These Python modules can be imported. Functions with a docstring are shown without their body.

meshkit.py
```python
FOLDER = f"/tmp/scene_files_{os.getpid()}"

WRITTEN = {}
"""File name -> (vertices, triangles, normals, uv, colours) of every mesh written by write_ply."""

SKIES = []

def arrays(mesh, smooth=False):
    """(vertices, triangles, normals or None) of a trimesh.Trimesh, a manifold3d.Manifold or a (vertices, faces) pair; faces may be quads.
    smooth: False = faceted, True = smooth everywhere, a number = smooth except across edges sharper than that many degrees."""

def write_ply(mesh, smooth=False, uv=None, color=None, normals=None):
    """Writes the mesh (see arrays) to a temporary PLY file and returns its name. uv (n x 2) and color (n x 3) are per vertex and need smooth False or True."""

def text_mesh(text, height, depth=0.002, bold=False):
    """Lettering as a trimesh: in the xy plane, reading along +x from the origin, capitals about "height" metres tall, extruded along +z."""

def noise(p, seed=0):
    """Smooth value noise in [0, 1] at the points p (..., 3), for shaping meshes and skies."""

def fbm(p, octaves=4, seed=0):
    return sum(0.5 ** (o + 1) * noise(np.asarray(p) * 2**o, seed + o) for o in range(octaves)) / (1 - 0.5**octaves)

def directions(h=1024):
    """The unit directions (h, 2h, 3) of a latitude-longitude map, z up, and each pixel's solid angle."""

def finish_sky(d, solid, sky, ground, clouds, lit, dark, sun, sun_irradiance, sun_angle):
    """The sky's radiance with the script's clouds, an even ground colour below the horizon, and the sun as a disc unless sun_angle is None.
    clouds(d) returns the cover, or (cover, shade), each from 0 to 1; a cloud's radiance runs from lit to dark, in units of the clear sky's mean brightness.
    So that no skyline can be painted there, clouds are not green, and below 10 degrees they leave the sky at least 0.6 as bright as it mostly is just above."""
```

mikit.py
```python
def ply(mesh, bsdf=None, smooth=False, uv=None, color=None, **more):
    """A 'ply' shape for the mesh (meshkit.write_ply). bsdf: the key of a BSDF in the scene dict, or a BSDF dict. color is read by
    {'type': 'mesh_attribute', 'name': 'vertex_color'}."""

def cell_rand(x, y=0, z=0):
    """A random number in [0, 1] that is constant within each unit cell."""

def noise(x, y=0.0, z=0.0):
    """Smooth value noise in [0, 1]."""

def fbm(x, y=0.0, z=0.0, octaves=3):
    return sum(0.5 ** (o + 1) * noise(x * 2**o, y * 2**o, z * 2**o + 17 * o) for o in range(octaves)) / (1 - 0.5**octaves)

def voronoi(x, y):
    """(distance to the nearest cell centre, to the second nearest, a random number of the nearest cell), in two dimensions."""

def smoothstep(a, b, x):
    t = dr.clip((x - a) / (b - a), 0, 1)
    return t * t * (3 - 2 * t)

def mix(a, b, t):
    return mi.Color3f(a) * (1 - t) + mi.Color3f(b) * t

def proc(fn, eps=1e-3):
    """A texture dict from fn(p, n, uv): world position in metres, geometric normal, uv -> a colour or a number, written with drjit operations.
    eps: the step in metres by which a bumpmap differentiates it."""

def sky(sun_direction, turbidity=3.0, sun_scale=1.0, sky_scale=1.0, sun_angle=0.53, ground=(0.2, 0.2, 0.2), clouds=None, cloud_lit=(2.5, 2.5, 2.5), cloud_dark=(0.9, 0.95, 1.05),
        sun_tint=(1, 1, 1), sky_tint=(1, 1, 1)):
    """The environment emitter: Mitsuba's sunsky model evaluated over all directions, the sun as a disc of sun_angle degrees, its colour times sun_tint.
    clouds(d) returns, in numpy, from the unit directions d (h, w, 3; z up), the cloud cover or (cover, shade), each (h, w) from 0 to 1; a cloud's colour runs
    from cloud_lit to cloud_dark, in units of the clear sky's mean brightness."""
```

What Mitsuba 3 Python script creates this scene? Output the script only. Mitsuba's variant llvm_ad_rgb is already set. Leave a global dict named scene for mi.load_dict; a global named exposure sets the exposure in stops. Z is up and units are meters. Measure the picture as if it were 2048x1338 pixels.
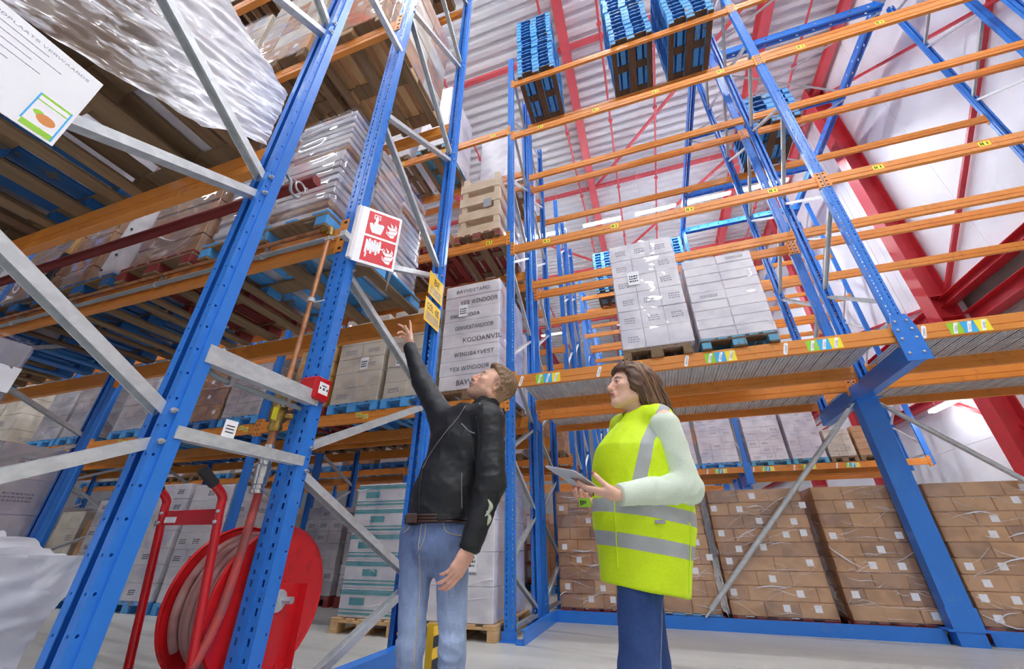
import math, random
import numpy as np, trimesh, shapely, drjit as dr, mitsuba as mi, mikit, meshkit
from shapely.geometry import Polygon, Point, LineString, box as sbox
from mikit import noise, fbm, smoothstep, mix, cell_rand
T = mi.ScalarTransform4f
scene, labels = {}, {}
PI = math.pi

# ---------------------------------------------------------------- camera, lights, exposure
YAW, PITCH, FPX = math.radians(18.56), math.radians(28.06), 786.0
cam = np.array([0.0, 0.0, 0.88])
_h = np.array([-math.sin(YAW), math.cos(YAW), 0.0])
fwd = _h * math.cos(PITCH) + np.array([0, 0, math.sin(PITCH)])
scene['camera'] = {'type': 'perspective', 'fov': math.degrees(2 * math.atan(1024 / FPX)), 'fov_axis': 'x', 'near_clip': 0.02,
                   'to_world': T().look_at(origin=cam.tolist(), target=(cam + fwd).tolist(), up=[0, 0, 1])}
exposure = 1.35
LAMP = 62.0            # radiance of the lamp tubes
CEIL = 15.2
WALLX = 7.75

# ---------------------------------------------------------------- materials
def rgb(c):
    return {'type': 'rgb', 'value': [float(x) for x in c]}
def srgb(r, g, b):
    return tuple(((x / 255) / 12.92 if x / 255 < 0.04045 else ((x / 255 + 0.055) / 1.055) ** 2.4) for x in (r, g, b))
def mat(name, color, rough=0.5, metal=0.0, spec=0.5, two=True, bump=None, **more):
    c = mikit.proc(color) if callable(color) else rgb(color)
    b = {'type': 'principled', 'base_color': c, 'roughness': rough, 'metallic': metal, 'specular': spec, **more}
    if bump:
        b = {'type': 'bumpmap', 'arbitrary': mikit.proc(bump[0]), 'scale': bump[1], 'bsdf': b}
    scene[name] = {'type': 'twosided', 'bsdf': b} if two else b
    return name

def worn(c, c2, s=6.0, amt=0.35):
    c, c2 = mi.Color3f(c), mi.Color3f(c2)
    def f(p, n, uv):
        a = fbm(p.x * s, p.y * s, p.z * s * 0.6)
        b = smoothstep(0.66, 0.74, noise(p.x * 31, p.y * 31, p.z * 13)) * smoothstep(0.5, 0.62, noise(p.x * 3 + 7, p.y * 3, p.z * 2))
        return mix(c * (0.93 + 0.14 * a), c2, amt * b)
    return f
def wood(c, c2, s=1.0):
    def f(p, n, uv):
        q = fbm(p.x * 38 * s, p.y * 4 * s, p.z * 60 * s)
        r = noise(p.x * 7, p.y * 2.2, p.z * 9)
        return mix(c, c2, dr.clip(q * 0.75 + r * 0.5 - 0.15, 0, 1))
    return f
def blotch(c, c2, s):
    def f(p, n, uv):
        return mix(c, c2, smoothstep(0.35, 0.68, fbm(p.x * s, p.y * s, p.z * s)))
    return f

mat('blue_steel', worn(srgb(44, 120, 210), srgb(130, 172, 220), 2.5, 0.10), 0.32)
mat('orange_steel', worn(srgb(218, 138, 58), srgb(150, 96, 56), 5, 0.22), 0.4)
mat('red_steel', worn(srgb(190, 46, 54), srgb(160, 70, 72)), 0.4)
mat('roof_red_hazed', worn(srgb(202, 78, 84), srgb(180, 96, 98)), 0.45)  # same paint as the red columns, lightened to put haze into the colour
mat('film_glint', srgb(240, 240, 246), 0.15, spec=0.8, clearcoat=0.5)  # white of the film ridges, painted in place of lamp streaks
mat('galvanised', blotch(srgb(192, 197, 199), srgb(206, 210, 212), 30), 0.42, 0.35)
mat('deck_steel', blotch(srgb(200, 203, 206), srgb(214, 216, 218), 9), 0.45, 0.2)
mat('bolt_steel', srgb(200, 202, 205), 0.3, 0.8)
mat('dark_slot', srgb(20, 22, 28), 0.8)
mat('wood_raw', wood(srgb(212, 180, 132), srgb(172, 130, 86)), 0.75)
mat('wood_pale', wood(srgb(236, 224, 202), srgb(206, 182, 148)), 0.5)
mat('wood_old', wood(srgb(150, 124, 92), srgb(92, 72, 52)), 0.8)
mat('wood_dark', wood(srgb(112, 84, 58), srgb(64, 48, 38)), 0.8)
mat('wood_blue', worn(srgb(80, 162, 226), srgb(128, 112, 92), 4, 0.9), 0.6)
mat('wood_deep_blue', worn(srgb(40, 104, 168), srgb(120, 108, 90), 4, 0.9), 0.6)
mat('wood_teal', worn(srgb(90, 160, 190), srgb(128, 112, 92), 4, 0.9), 0.6)
mat('wood_red', worn(srgb(128, 46, 44), srgb(90, 60, 50), 4, 0.6), 0.65)
mat('carton_brown', blotch(srgb(196, 152, 108), srgb(176, 132, 92), 5), 0.6)
mat('carton_brown_dark', blotch(srgb(176, 134, 98), srgb(150, 112, 84), 5), 0.55)
mat('carton_white', blotch(srgb(232, 230, 234), srgb(212, 210, 218), 4), 0.45)
mat('carton_grey', blotch(srgb(206, 202, 204), srgb(176, 172, 176), 4), 0.4)
mat('carton_cream', blotch(srgb(222, 216, 200), srgb(200, 192, 176), 4), 0.45)
mat('carton_yellow', blotch(srgb(214, 172, 100), srgb(190, 146, 80), 5), 0.5)
mat('paper', srgb(242, 244, 248), 0.6)
mat('paper_grey', srgb(150, 152, 162), 0.6)
mat('ink', srgb(46, 46, 58), 0.6)
mat('ink_faint', srgb(150, 150, 162), 0.6)
mat('tape', srgb(150, 112, 76), 0.35)
mat('label_green', srgb(150, 208, 48), 0.5)
mat('label_cyan', srgb(60, 176, 232), 0.5)
mat('label_yellow', srgb(246, 232, 50), 0.5)
mat('sign_yellow', srgb(250, 206, 56), 0.45)
mat('sign_red', srgb(214, 20, 34), 0.4)
mat('sign_white', srgb(244, 244, 246), 0.4)
mat('teal_print', srgb(70, 150, 160), 0.5)
mat('red_print', srgb(196, 40, 48), 0.5)
mat('brass', blotch(srgb(176, 146, 78), srgb(140, 112, 60), 20), 0.35, 0.85)
mat('copper', blotch(srgb(196, 138, 96), srgb(160, 108, 76), 14), 0.45, 0.55)
mat('chrome', srgb(205, 205, 205), 0.2, 0.95)
mat('pipe_grey', srgb(140, 146, 150), 0.5)
mat('red_gloss', srgb(186, 12, 24), 0.22, clearcoat=0.4)
mat('red_sheet', worn(srgb(206, 30, 36), srgb(160, 40, 40)), 0.35)
mat('hose_red', blotch(srgb(170, 62, 58), srgb(140, 74, 70), 9), 0.55)
mat('hose_pale', blotch(srgb(170, 128, 122), srgb(150, 96, 92), 9), 0.6)
mat('rubber', srgb(40, 40, 42), 0.6)
mat('film_grey', blotch(srgb(196, 198, 206), srgb(166, 168, 176), 6), 0.25)
def f_film(p, n, uv):
    a = fbm(p.y * 5 + p.z * 3, p.z * 34 - p.y * 14, 1.0)
    b = fbm(p.y * 26, p.z * 60 - p.y * 30, 4.0)
    left = smoothstep(0.80, 0.25, p.y + 0.55 * (p.z - 2.7))
    k = smoothstep(0.40, 0.62, 0.6 * a + 0.4 * b + 0.22 - 0.30 * left)
    return mix(mix(srgb(206, 208, 216), srgb(128, 112, 98), left), srgb(246, 247, 252), k)
mat('film_clear', f_film, 0.14, clearcoat=0.6)
mat('film_milk', blotch(srgb(226, 228, 234), srgb(196, 198, 206), 5), 0.22, clearcoat=0.4)
scene['stretch_film'] = {'type': 'thindielectric', 'int_ior': 1.55}

def f_floor(p, n, uv):
    a = fbm(p.x * 0.9, p.y * 2.4)
    s = fbm(p.x * 0.5, p.y * 9.0, 3.0)
    d = smoothstep(0.56, 0.8, fbm(p.x * 0.7 + 4, p.y * 5 + p.x * 0.8, 9.0))
    g = noise(p.x * 160, p.y * 160)
    c = mix(srgb(184, 184, 179), srgb(164, 164, 158), dr.clip(a * 0.8 + s * 0.35 - 0.2, 0, 1))
    return mix(c, srgb(128, 128, 124), d * 0.45) * (0.965 + 0.07 * g)
mat('concrete', f_floor, 0.38)
mat('ceiling_sheet', blotch(srgb(222, 222, 224), srgb(212, 212, 216), 0.6), 0.5)
mat('wall_white', blotch(srgb(244, 244, 248), srgb(234, 234, 240), 0.35), 0.6)
mat('wall_beige', blotch(srgb(214, 208, 200), srgb(200, 194, 186), 0.5), 0.6)
mat('wall_far', srgb(216, 218, 222), 0.7)

# ---------------------------------------------------------------- building helpers
def bx(x0, x1, y0, y1, z0, z1):
    m = trimesh.creation.box((x1 - x0, y1 - y0, z1 - z0))
    m.apply_translation(((x0 + x1) / 2, (y0 + y1) / 2, (z0 + z1) / 2))
    return m
def cbox(sx, sy, sz, c=0.004):
    """box centred at the origin with chamfered edges (44 triangles)"""
    h = np.array([sx, sy, sz]) / 2
    c = min(c, h.min() * 0.45)
    pts = []
    for s in np.ndindex(2, 2, 2):
        g = np.array(s) * 2 - 1
        for k in range(3):
            q = (h - c) * g
            q[k] = h[k] * g[k]
            pts.append(q)
    return trimesh.Trimesh(pts, []).convex_hull
def cat(ms):
    return trimesh.util.concatenate(ms)
def frame_of(d, up=(0, 0, 1)):
    d = np.asarray(d, float) / np.linalg.norm(d)
    u = np.cross(up, d)
    if np.linalg.norm(u) < 1e-5:
        u = np.cross((1, 0, 0), d)
    u /= np.linalg.norm(u)
    return np.array([d, u, np.cross(d, u)]).T       # columns: along, side, up
def beam_between(a, b, prof, up=(0, 0, 1)):
    """profile polygon (side, up) swept from a to b"""
    a, b = np.asarray(a, float), np.asarray(b, float)
    m = trimesh.creation.extrude_polygon(prof, np.linalg.norm(b - a), engine='earcut')
    R = frame_of(b - a, up)
    M = np.eye(4)
    M[:3, 0], M[:3, 1], M[:3, 2], M[:3, 3] = R[:, 1], R[:, 2], R[:, 0], a
    m.apply_transform(M)
    return m
def tube(pts, r, n=12, caps=True):
    pts = np.asarray(pts, float)
    r = np.broadcast_to(r, (len(pts),))
    t = np.gradient(pts, axis=0)
    t /= np.linalg.norm(t, axis=1, keepdims=True)
    a = np.cross(t[0], [0, 0, 1] if abs(t[0][2]) < 0.9 else [1, 0, 0])
    A = []
    for k in range(len(pts)):
        a = a - t[k] * (a @ t[k])
        a /= np.linalg.norm(a)
        A.append(a)
    A = np.array(A)
    B = np.cross(t, A)
    g = np.arange(n) * 2 * PI / n
    v = pts[:, None] + r[:, None, None] * (np.cos(g)[None, :, None] * A[:, None] + np.sin(g)[None, :, None] * B[:, None])
    v = v.reshape(-1, 3)
    f = []
    for i in range(len(pts) - 1):
        for j in range(n):
            p, q = i * n + j, i * n + (j + 1) % n
            f += [[p, q, q + n], [p, q + n, p + n]]
    if caps:
        v = np.vstack([v, pts[0], pts[-1]])
        k = len(v)
        for j in range(n):
            f += [[k - 2, (j + 1) % n, j], [k - 1, k - 2 - n + j, k - 2 - n + (j + 1) % n]]
    return trimesh.Trimesh(v, f, process=False)
def bez(pts, n=24):
    """smooth curve through points (Catmull-Rom)"""
    P = np.asarray(pts, float)
    P = np.vstack([2 * P[0] - P[1], P, 2 * P[-1] - P[-2]])
    out = []
    for i in range(1, len(P) - 2):
        t = np.linspace(0, 1, n, endpoint=False)[:, None]
        p0, p1, p2, p3 = P[i - 1:i + 3]
        out.append(0.5 * (2 * p1 + (p2 - p0) * t + (2 * p0 - 5 * p1 + 4 * p2 - p3) * t ** 2 + (3 * p1 - p0 - 3 * p2 + p3) * t ** 3))
    return np.vstack(out + [P[-2:-1]])
def cyl(a, b, r, n=16):
    return tube([a, b], r, n)
def lathe(prof, n=24):
    """profile (r, z) around z"""
    return trimesh.creation.revolve(np.asarray(prof, float), sections=n)
def placed(m, loc=(0, 0, 0), M=None):
    m = m.copy()
    if M is not None:
        X = np.eye(4)
        X[:3, :3] = M
        m.apply_transform(X)
    m.apply_translation(loc)
    return m
def rz(deg):
    return trimesh.transformations.rotation_matrix(math.radians(deg), (0, 0, 1))[:3, :3]
def prof_rect(w, h, r=0.003):
    return sbox(-w / 2 + r, -h / 2 + r, w / 2 - r, h / 2 - r).buffer(r, 2) if r else sbox(-w / 2, -h / 2, w / 2, h / 2)
def prof_c(w, h, t=0.003):
    """open channel: web on the -x side, flanges towards +x"""
    return shapely.union_all([sbox(-w / 2, -h / 2, -w / 2 + t, h / 2), sbox(-w / 2, -h / 2, w / 2, -h / 2 + t), sbox(-w / 2, h / 2 - t, w / 2, h / 2)])
def prof_i(w, h, tf=0.018, tw=0.011):
    return shapely.union_all([sbox(-w / 2, -h / 2, w / 2, -h / 2 + tf), sbox(-w / 2, h / 2 - tf, w / 2, h / 2), sbox(-tw / 2, -h / 2, tw / 2, h / 2)])

def onto(m, o, u, v):
    """mesh x -> u, y -> v, z -> u x v, from the origin o"""
    u, v = np.array(u, float), np.array(v, float)
    n = np.cross(u, v)
    p = m.vertices
    return trimesh.Trimesh(np.array(o) + p[:, :1] * u + p[:, 1:2] * v + p[:, 2:3] * n, m.faces, process=False)
def flat(poly, d, z=0.0):
    ms = []
    for g in getattr(poly, 'geoms', [poly]):
        if g.is_empty or g.geom_type != 'Polygon':
            continue
        m = trimesh.creation.extrude_polygon(g, d, engine='earcut')
        m.apply_translation((0, 0, z))
        ms.append(m)
    return cat(ms)

used = {}
def numbered(k):
    n = used.get(k, 0)
    used[k] = n + 1
    return k if n == 0 else f'{k}_{n:03d}'
def thing(name, label, category, group=None, kind=None):
    k = numbered(name)
    labels[k] = {'label': label, 'category': category}
    if group:
        labels[k]['group'] = group
    if kind:
        labels[k]['kind'] = kind
    return k
def ply(m, material, smooth=False, **kw):
    return mikit.ply(m, material, smooth, **kw)
def put(name, d, parent=None, to_world=None, label=None):
    k = numbered(parent + '__' + name if parent else name)
    scene[k] = d if to_world is None else {**d, 'to_world': to_world}
    if label:
        labels[k] = {'label': label}
    return k
def part(name, m, material, parent, smooth=False, label=None, to_world=None, **kw):
    return put(name, ply(m, material, smooth, **kw), parent, to_world, label)
def struct(name, m, material, parent=None, smooth=False, label=None):
    k = part(name, m, material, parent, smooth)
    if parent is None:
        labels[k] = {'kind': 'structure', 'label': label or name.replace('_', ' '), 'category': name.split('_')[0]}
    return k
def TR(x, y, z):
    return T().translate([float(x), float(y), float(z)])
# ---------------------------------------------------------------- the hall
struct('floor', bx(-46, 30, -14, 48, -0.2, 0.0), 'concrete', label='pale grey concrete warehouse floor with faint wheel marks')
# trapezoidal roof sheet, ribs along x
def corrugated(x0, x1, y0, y1, z, pitch, depth):
    n = int((y1 - y0) / pitch)
    pr = []
    for i in range(n):
        y = y0 + i * pitch
        pr += [(y, z), (y + pitch * 0.42, z), (y + pitch * 0.5, z + depth), (y + pitch * 0.92, z + depth)]
    pr = np.array(pr)
    v = np.vstack([np.c_[np.full(len(pr), x0), pr], np.c_[np.full(len(pr), x1), pr]])
    k = len(pr)
    f = [[i, i + 1, i + 1 + k, i + k] for i in range(k - 1)]
    return (v, np.array(f))
struct('ceiling', corrugated(-46, 30, -14, 48, CEIL, 0.34, 0.11), 'ceiling_sheet', label='pale grey ribbed steel roof sheeting')
def panel_wall(name, x, y0, y1, z0, z1, pitch, horizontal, m, label):
    k = struct(name, bx(x + 0.02, x + 0.14, y0, y1, z0, z1), m, label=label)
    n = max(1, round(((z1 - z0) if horizontal else (y1 - y0)) / pitch))
    for i in range(n):
        a, b = (z0, z1) if horizontal else (y0, y1)
        p, q = a + (b - a) * i / n + 0.005, a + (b - a) * (i + 1) / n - 0.005
        part('panel', bx(x, x + 0.019, y0, y1, p, q) if horizontal else bx(x, x + 0.019, p, q, z0, z1), m, k)
panel_wall('wall_right', WALLX, -14, 48, 6.2, CEIL + 0.1, 2.9, False, 'wall_white', 'white lined end wall above the red steel rail')
panel_wall('wall_right_lower', WALLX, 11.2, 48, 0, 6.2, 1.03, True, 'wall_white', 'white panelled lower wall behind the far racks')
panel_wall('wall_right_dock', WALLX + 0.32, -14, 12.0, 0, 6.5, 1.0, True, 'wall_beige', 'grey beige recessed wall below the red rail')
struct('wall_back', bx(-46, 30, 48, 48.2, 0, CEIL), 'wall_far')
struct('wall_front', bx(-46, 30, -14.2, -14, 0, CEIL), 'wall_far')
struct('wall_left', bx(-46.2, -46, -14, 48, 0, CEIL), 'wall_far')

# red roof steel
ROOF = 'red steel of the roof'
def steel(name, a, b, prof, label, category='steel beam', material=None, up=(0, 0, 1), smooth=False, group=None):
    t = thing(name, label, category, group, 'thing')
    scene[t] = ply(beam_between(a, b, prof, up), material or ('roof_red_hazed' if name.startswith('roof') else 'red_steel'), smooth)
    return t
zr = CEIL - 0.28
rafter_names = {-12.25: 'red roof girder far left above the stacked pallet loads', -6.4: 'red roof girder seen between the two left blue rack posts', -0.55: 'long red roof girder running behind the leftmost pallet stack',
                5.3: 'red roof girder above the blue tie frame at right', 7.5: 'dark red edge girder where roof meets white wall'}
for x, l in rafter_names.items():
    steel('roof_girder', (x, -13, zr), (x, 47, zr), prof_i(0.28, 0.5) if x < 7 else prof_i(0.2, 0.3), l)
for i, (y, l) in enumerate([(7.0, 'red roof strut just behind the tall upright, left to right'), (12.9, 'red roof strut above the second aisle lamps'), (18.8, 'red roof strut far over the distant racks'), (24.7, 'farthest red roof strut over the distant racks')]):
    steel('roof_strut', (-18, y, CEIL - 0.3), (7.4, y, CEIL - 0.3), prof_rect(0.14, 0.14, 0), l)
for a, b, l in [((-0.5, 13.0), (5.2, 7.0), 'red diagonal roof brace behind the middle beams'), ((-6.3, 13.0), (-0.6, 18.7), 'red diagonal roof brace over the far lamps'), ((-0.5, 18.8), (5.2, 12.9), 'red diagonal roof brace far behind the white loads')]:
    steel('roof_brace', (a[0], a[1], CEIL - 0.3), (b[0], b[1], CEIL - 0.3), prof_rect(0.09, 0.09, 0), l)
# sprinkler pipes with drops
for x, l in [(-4.6, 'thin red sprinkler pipe under the roof behind the left posts'), (-1.05, 'thin red sprinkler pipe above the leftmost pallet stack'), (0.55, 'thin red sprinkler pipe just right of the long girder'), (2.1, 'thin red sprinkler pipe over the middle of the right rack'), (6.4, 'thin red sprinkler pipe near the white wall')]:
    t = thing('sprinkler_pipe', l, 'pipe', None, 'thing')
    part('pipe', cyl((x, -10, CEIL - 0.62), (x, 44, CEIL - 0.62), 0.035, 8), 'roof_red_hazed', t, 40)
    for y in np.arange(3.3, 30, 3.2):
        part('sprinkler_head', cat([cyl((x, y, CEIL - 0.62), (x, y, CEIL - 0.72), 0.05, 8), cyl((x - .07, y, CEIL - 0.62), (x + .07, y, CEIL - 0.62), 0.05, 8)]), 'roof_red_hazed', t)

# red columns and rails at the right wall
def wall_column(y, l):
    t = thing('wall_column', l, 'steel column', None, 'thing')
    part('shaft', beam_between((WALLX - 0.26, y, 0), (WALLX - 0.26, y, CEIL), prof_i(0.42, 0.46, 0.025, 0.016), (1, 0, 0)), 'red_steel', t)
    for z in (5.75, 6.35):
        part('stiffener_plate', bx(WALLX - 0.49, WALLX - 0.03, y - 0.2, y + 0.2, z - 0.012, z + 0.012), 'red_steel', t)
    return t
wall_column(11.35, 'big red steel column on white wall behind the right rack')
wall_column(17.3, 'red steel column on the white wall, second from the camera')
wall_column(23.3, 'red steel column on the white wall, third and farthest')
wall_column(5.4, 'red steel column at the extreme right edge')
steel('wall_rail', (WALLX - 0.12, -10, 6.2), (WALLX - 0.12, 24, 6.2), prof_i(0.26, 0.24), 'upper red horizontal rail along the white wall')
steel('wall_rail', (WALLX + 0.1, -10, 5.62), (WALLX + 0.1, 24, 5.62), prof_i(0.3, 0.34), 'lower red horizontal rail below the pale band on the wall')
steel('wall_rail', (WALLX - 0.12, 11.3, 4.35), (WALLX - 0.12, 40, 4.35), prof_i(0.2, 0.2), 'red rail on the lower wall behind the lamp')
for a, b, l in [((11.2, 6.4), (5.5, 11.05), 'thin red wall brace rising to the right from the big column foot'), ((11.2, 14.6), (5.5, 9.2), 'red wall brace falling to the right from the roof edge'), ((11.5, 6.3), (17.2, 7.9), 'faint red wall brace left of the big column'), ((12.9, 4.1), (9.0, 1.6), 'red diagonal bar low on the right wall behind the grey tube')]:
    steel('wall_brace', (WALLX - (0.19 if 'falling' in l else 0.08), a[0], a[1]), (WALLX - (0.19 if 'falling' in l else 0.08), b[0], b[1]), prof_rect(0.10, 0.06, 0), l)

# lamps
def lamp(x, y, z, label, along='x', group=None, length=1.5, power=1.0):
    t = thing('strip_lamp', label, 'lamp', group)
    h = length / 2
    dx, dy = (h, 0.07) if along == 'x' else (0.07, h)
    put('diffuser', {**ply(bx(x - dx, x + dx, y - dy, y + dy, z - 0.05, z), None), 'bsdf': {'type': 'ref', 'id': 'paper'}, 'emitter': {'type': 'area', 'radiance': rgb((LAMP * 0.95 * power, LAMP * 1.0 * power, LAMP * 1.03 * power))}}, t)
    hx, hy = (dx + 0.03, 0.055) if along == 'x' else (0.055, dy + 0.03)
    part('housing', bx(x - hx, x + hx, y - hy, y + hy, z + 0.002, z + 0.05), 'wall_white', t)
    for s in (-0.6, 0.6):
        px, py = (x + s * h, y) if along == 'x' else (x, y + s * h)
        part('hanger', cyl((px, py, z + 0.05), (px, py, CEIL + 0.115), 0.006, 5), 'galvanised', t)
# lamp rows over the aisles
for (x, y, l) in [(-0.35, 12.65, 'bright strip lamp glowing between the upper beams, left of the middle'), (1.75, 12.65, 'bright strip lamp glowing above the white wrapped loads'), (3.7, 12.65, 'strip lamp shining behind the crossing blue posts'), (5.6, 12.65, 'strip lamp nearest the white wall, upper right'), (-2.6, 12.65, 'strip lamp glowing behind the second blue upright'), (-5.9, 12.65, 'strip lamp glowing between post and white text load')]:
    lamp(x, y, 12.6, l)
for y in (17.1, 21.6):
    for i, x in enumerate((-4.5, 0.2, 4.4)):
        lamp(x, y, 12.6, f'distant strip lamp over a far aisle, {"nearer" if y < 20 else "farther"} row, {["left", "middle", "right"][i]} of three')
for i, y in enumerate((-4.5, -0.6, 3.75)):
    for j, x in enumerate((-14.5, -9.5, -4.3)):
        lamp(x, y, 13.4, f'strip lamp over the left racks, row {["one", "two", "three"][i]} place {["one", "two", "three"][j]}', power=1.1)
for i, (x, y, z) in enumerate([(1.2, -1.2, 10.2), (4.6, 0.6, 10.2), (1.2, -5.2, 10.2), (4.8, -4.2, 10.2), (0.6, 3.7, 13.4), (4.4, 3.7, 13.4)]):  # out of view; the low ones are added to brighten the near rack faces
    lamp(x, y, z, f'unseen strip lamp high over the open aisle, {["first", "second", "third", "fourth", "fifth", "sixth"][i]} from the camera', 'y' if i < 4 else 'x', power=1.5)
lamp(7.3, 12.55, 3.98, 'slanting strip lamp low on the right wall under the red rail', 'y', length=1.2, power=0.22)

# ---------------------------------------------------------------- rack steel
W2 = 0.06                                                     # half width of an upright
def slot_strip(x0, x1, y0, y1, holes, seg, n, axis):
    """perforated strip: holes in one segment of length seg, tiled n times; axis 'y': thin in y, axis 'x': thin in x"""
    if axis == 'y':
        poly = sbox(x0, 0, x1, seg)
        th = y1 - y0
    else:
        poly = sbox(y0, 0, y1, seg)
        th = x1 - x0
    poly = poly.difference(shapely.union_all(holes))
    m = trimesh.creation.extrude_polygon(poly, th, engine='earcut')
    v = m.vertices
    v = np.c_[v[:, 0], y0 + v[:, 2], v[:, 1]] if axis == 'y' else np.c_[x0 + v[:, 2], v[:, 0], v[:, 1]]
    f = m.faces[:, ::-1] if axis == 'y' else m.faces
    V = np.vstack([v + [0, 0, seg * i] for i in range(n)])
    F = np.vstack([f + len(v) * i for i in range(n)])
    return trimesh.Trimesh(V, F, process=False)
def rnd(cx, cz, r):
    return Polygon([(cx + r * math.cos(a), cz + r * math.sin(a)) for a in np.arange(6) * PI / 3])
def upright_mesh(h, fine):
    """face at y = 0 looking to -y, depth 0.078 to +y"""
    t, w, n = 0.003, W2, int(round(h / 0.1))
    h = n * 0.1
    if not fine:
        return cat([bx(-w, w, 0, t, 0, h), bx(-0.012, 0.012, -0.003, 0, 0, h), bx(-w, -w + t, 0, 0.05, 0, h), bx(w - t, w, 0, 0.05, 0, h), bx(-w + 0.01, -w + 0.01 + t, 0.05, 0.078, 0, h), bx(w - 0.01 - t, w - 0.01, 0.05, 0.078, 0, h),
                    bx(-w + 0.01, -0.016, 0.075, 0.078, 0, h), bx(0.016, w - 0.01, 0.075, 0.078, 0, h)])
    holes = []
    for cx in (-0.034, 0.034):
        holes += [sbox(cx - 0.006, 0.02, cx + 0.006, 0.046), sbox(cx - 0.006, 0.067, cx + 0.006, 0.083)]
    ms = [slot_strip(-w, w, 0, t, holes, 0.1, n, 'y'), bx(-0.012, 0.012, -0.003, 0, 0, h)]
    side = [rnd(0.064, 0.05, 0.0055)]
    for s in (-1, 1):
        a, b = sorted((s * w, s * (w - t)))
        ms.append(bx(a, b, 0, 0.046, 0, h))
        ms.append(bx(*sorted((s * (w - 0.01), s * w)), 0.044, 0.046 + t, 0, h))
        a, b = sorted((s * (w - 0.01), s * (w - 0.01 - t)))
        ms.append(slot_strip(a, b, 0.046, 0.078, side, 0.1, n, 'x'))
        a, b = sorted((s * (w - 0.01), s * 0.016))
        ms.append(slot_strip(a, b, 0.075, 0.078, [rnd((a + b) / 2, 0.05, 0.005)], 0.1, n, 'y'))
    return cat(ms)
_up = {}
def upright(h, fine):
    k = (round(h, 1), fine)
    if k not in _up:
        _up[k] = ply(upright_mesh(h, fine), 'blue_steel')
    return _up[k]
EVEN = [0.12, 1.25, 2.46, 3.98, 5.77, 7.6, 9.5, 11.3]
ODD = [0.66, 1.9, 3.18, 4.82, 6.72, 8.5, 10.4, 11.9]
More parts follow.
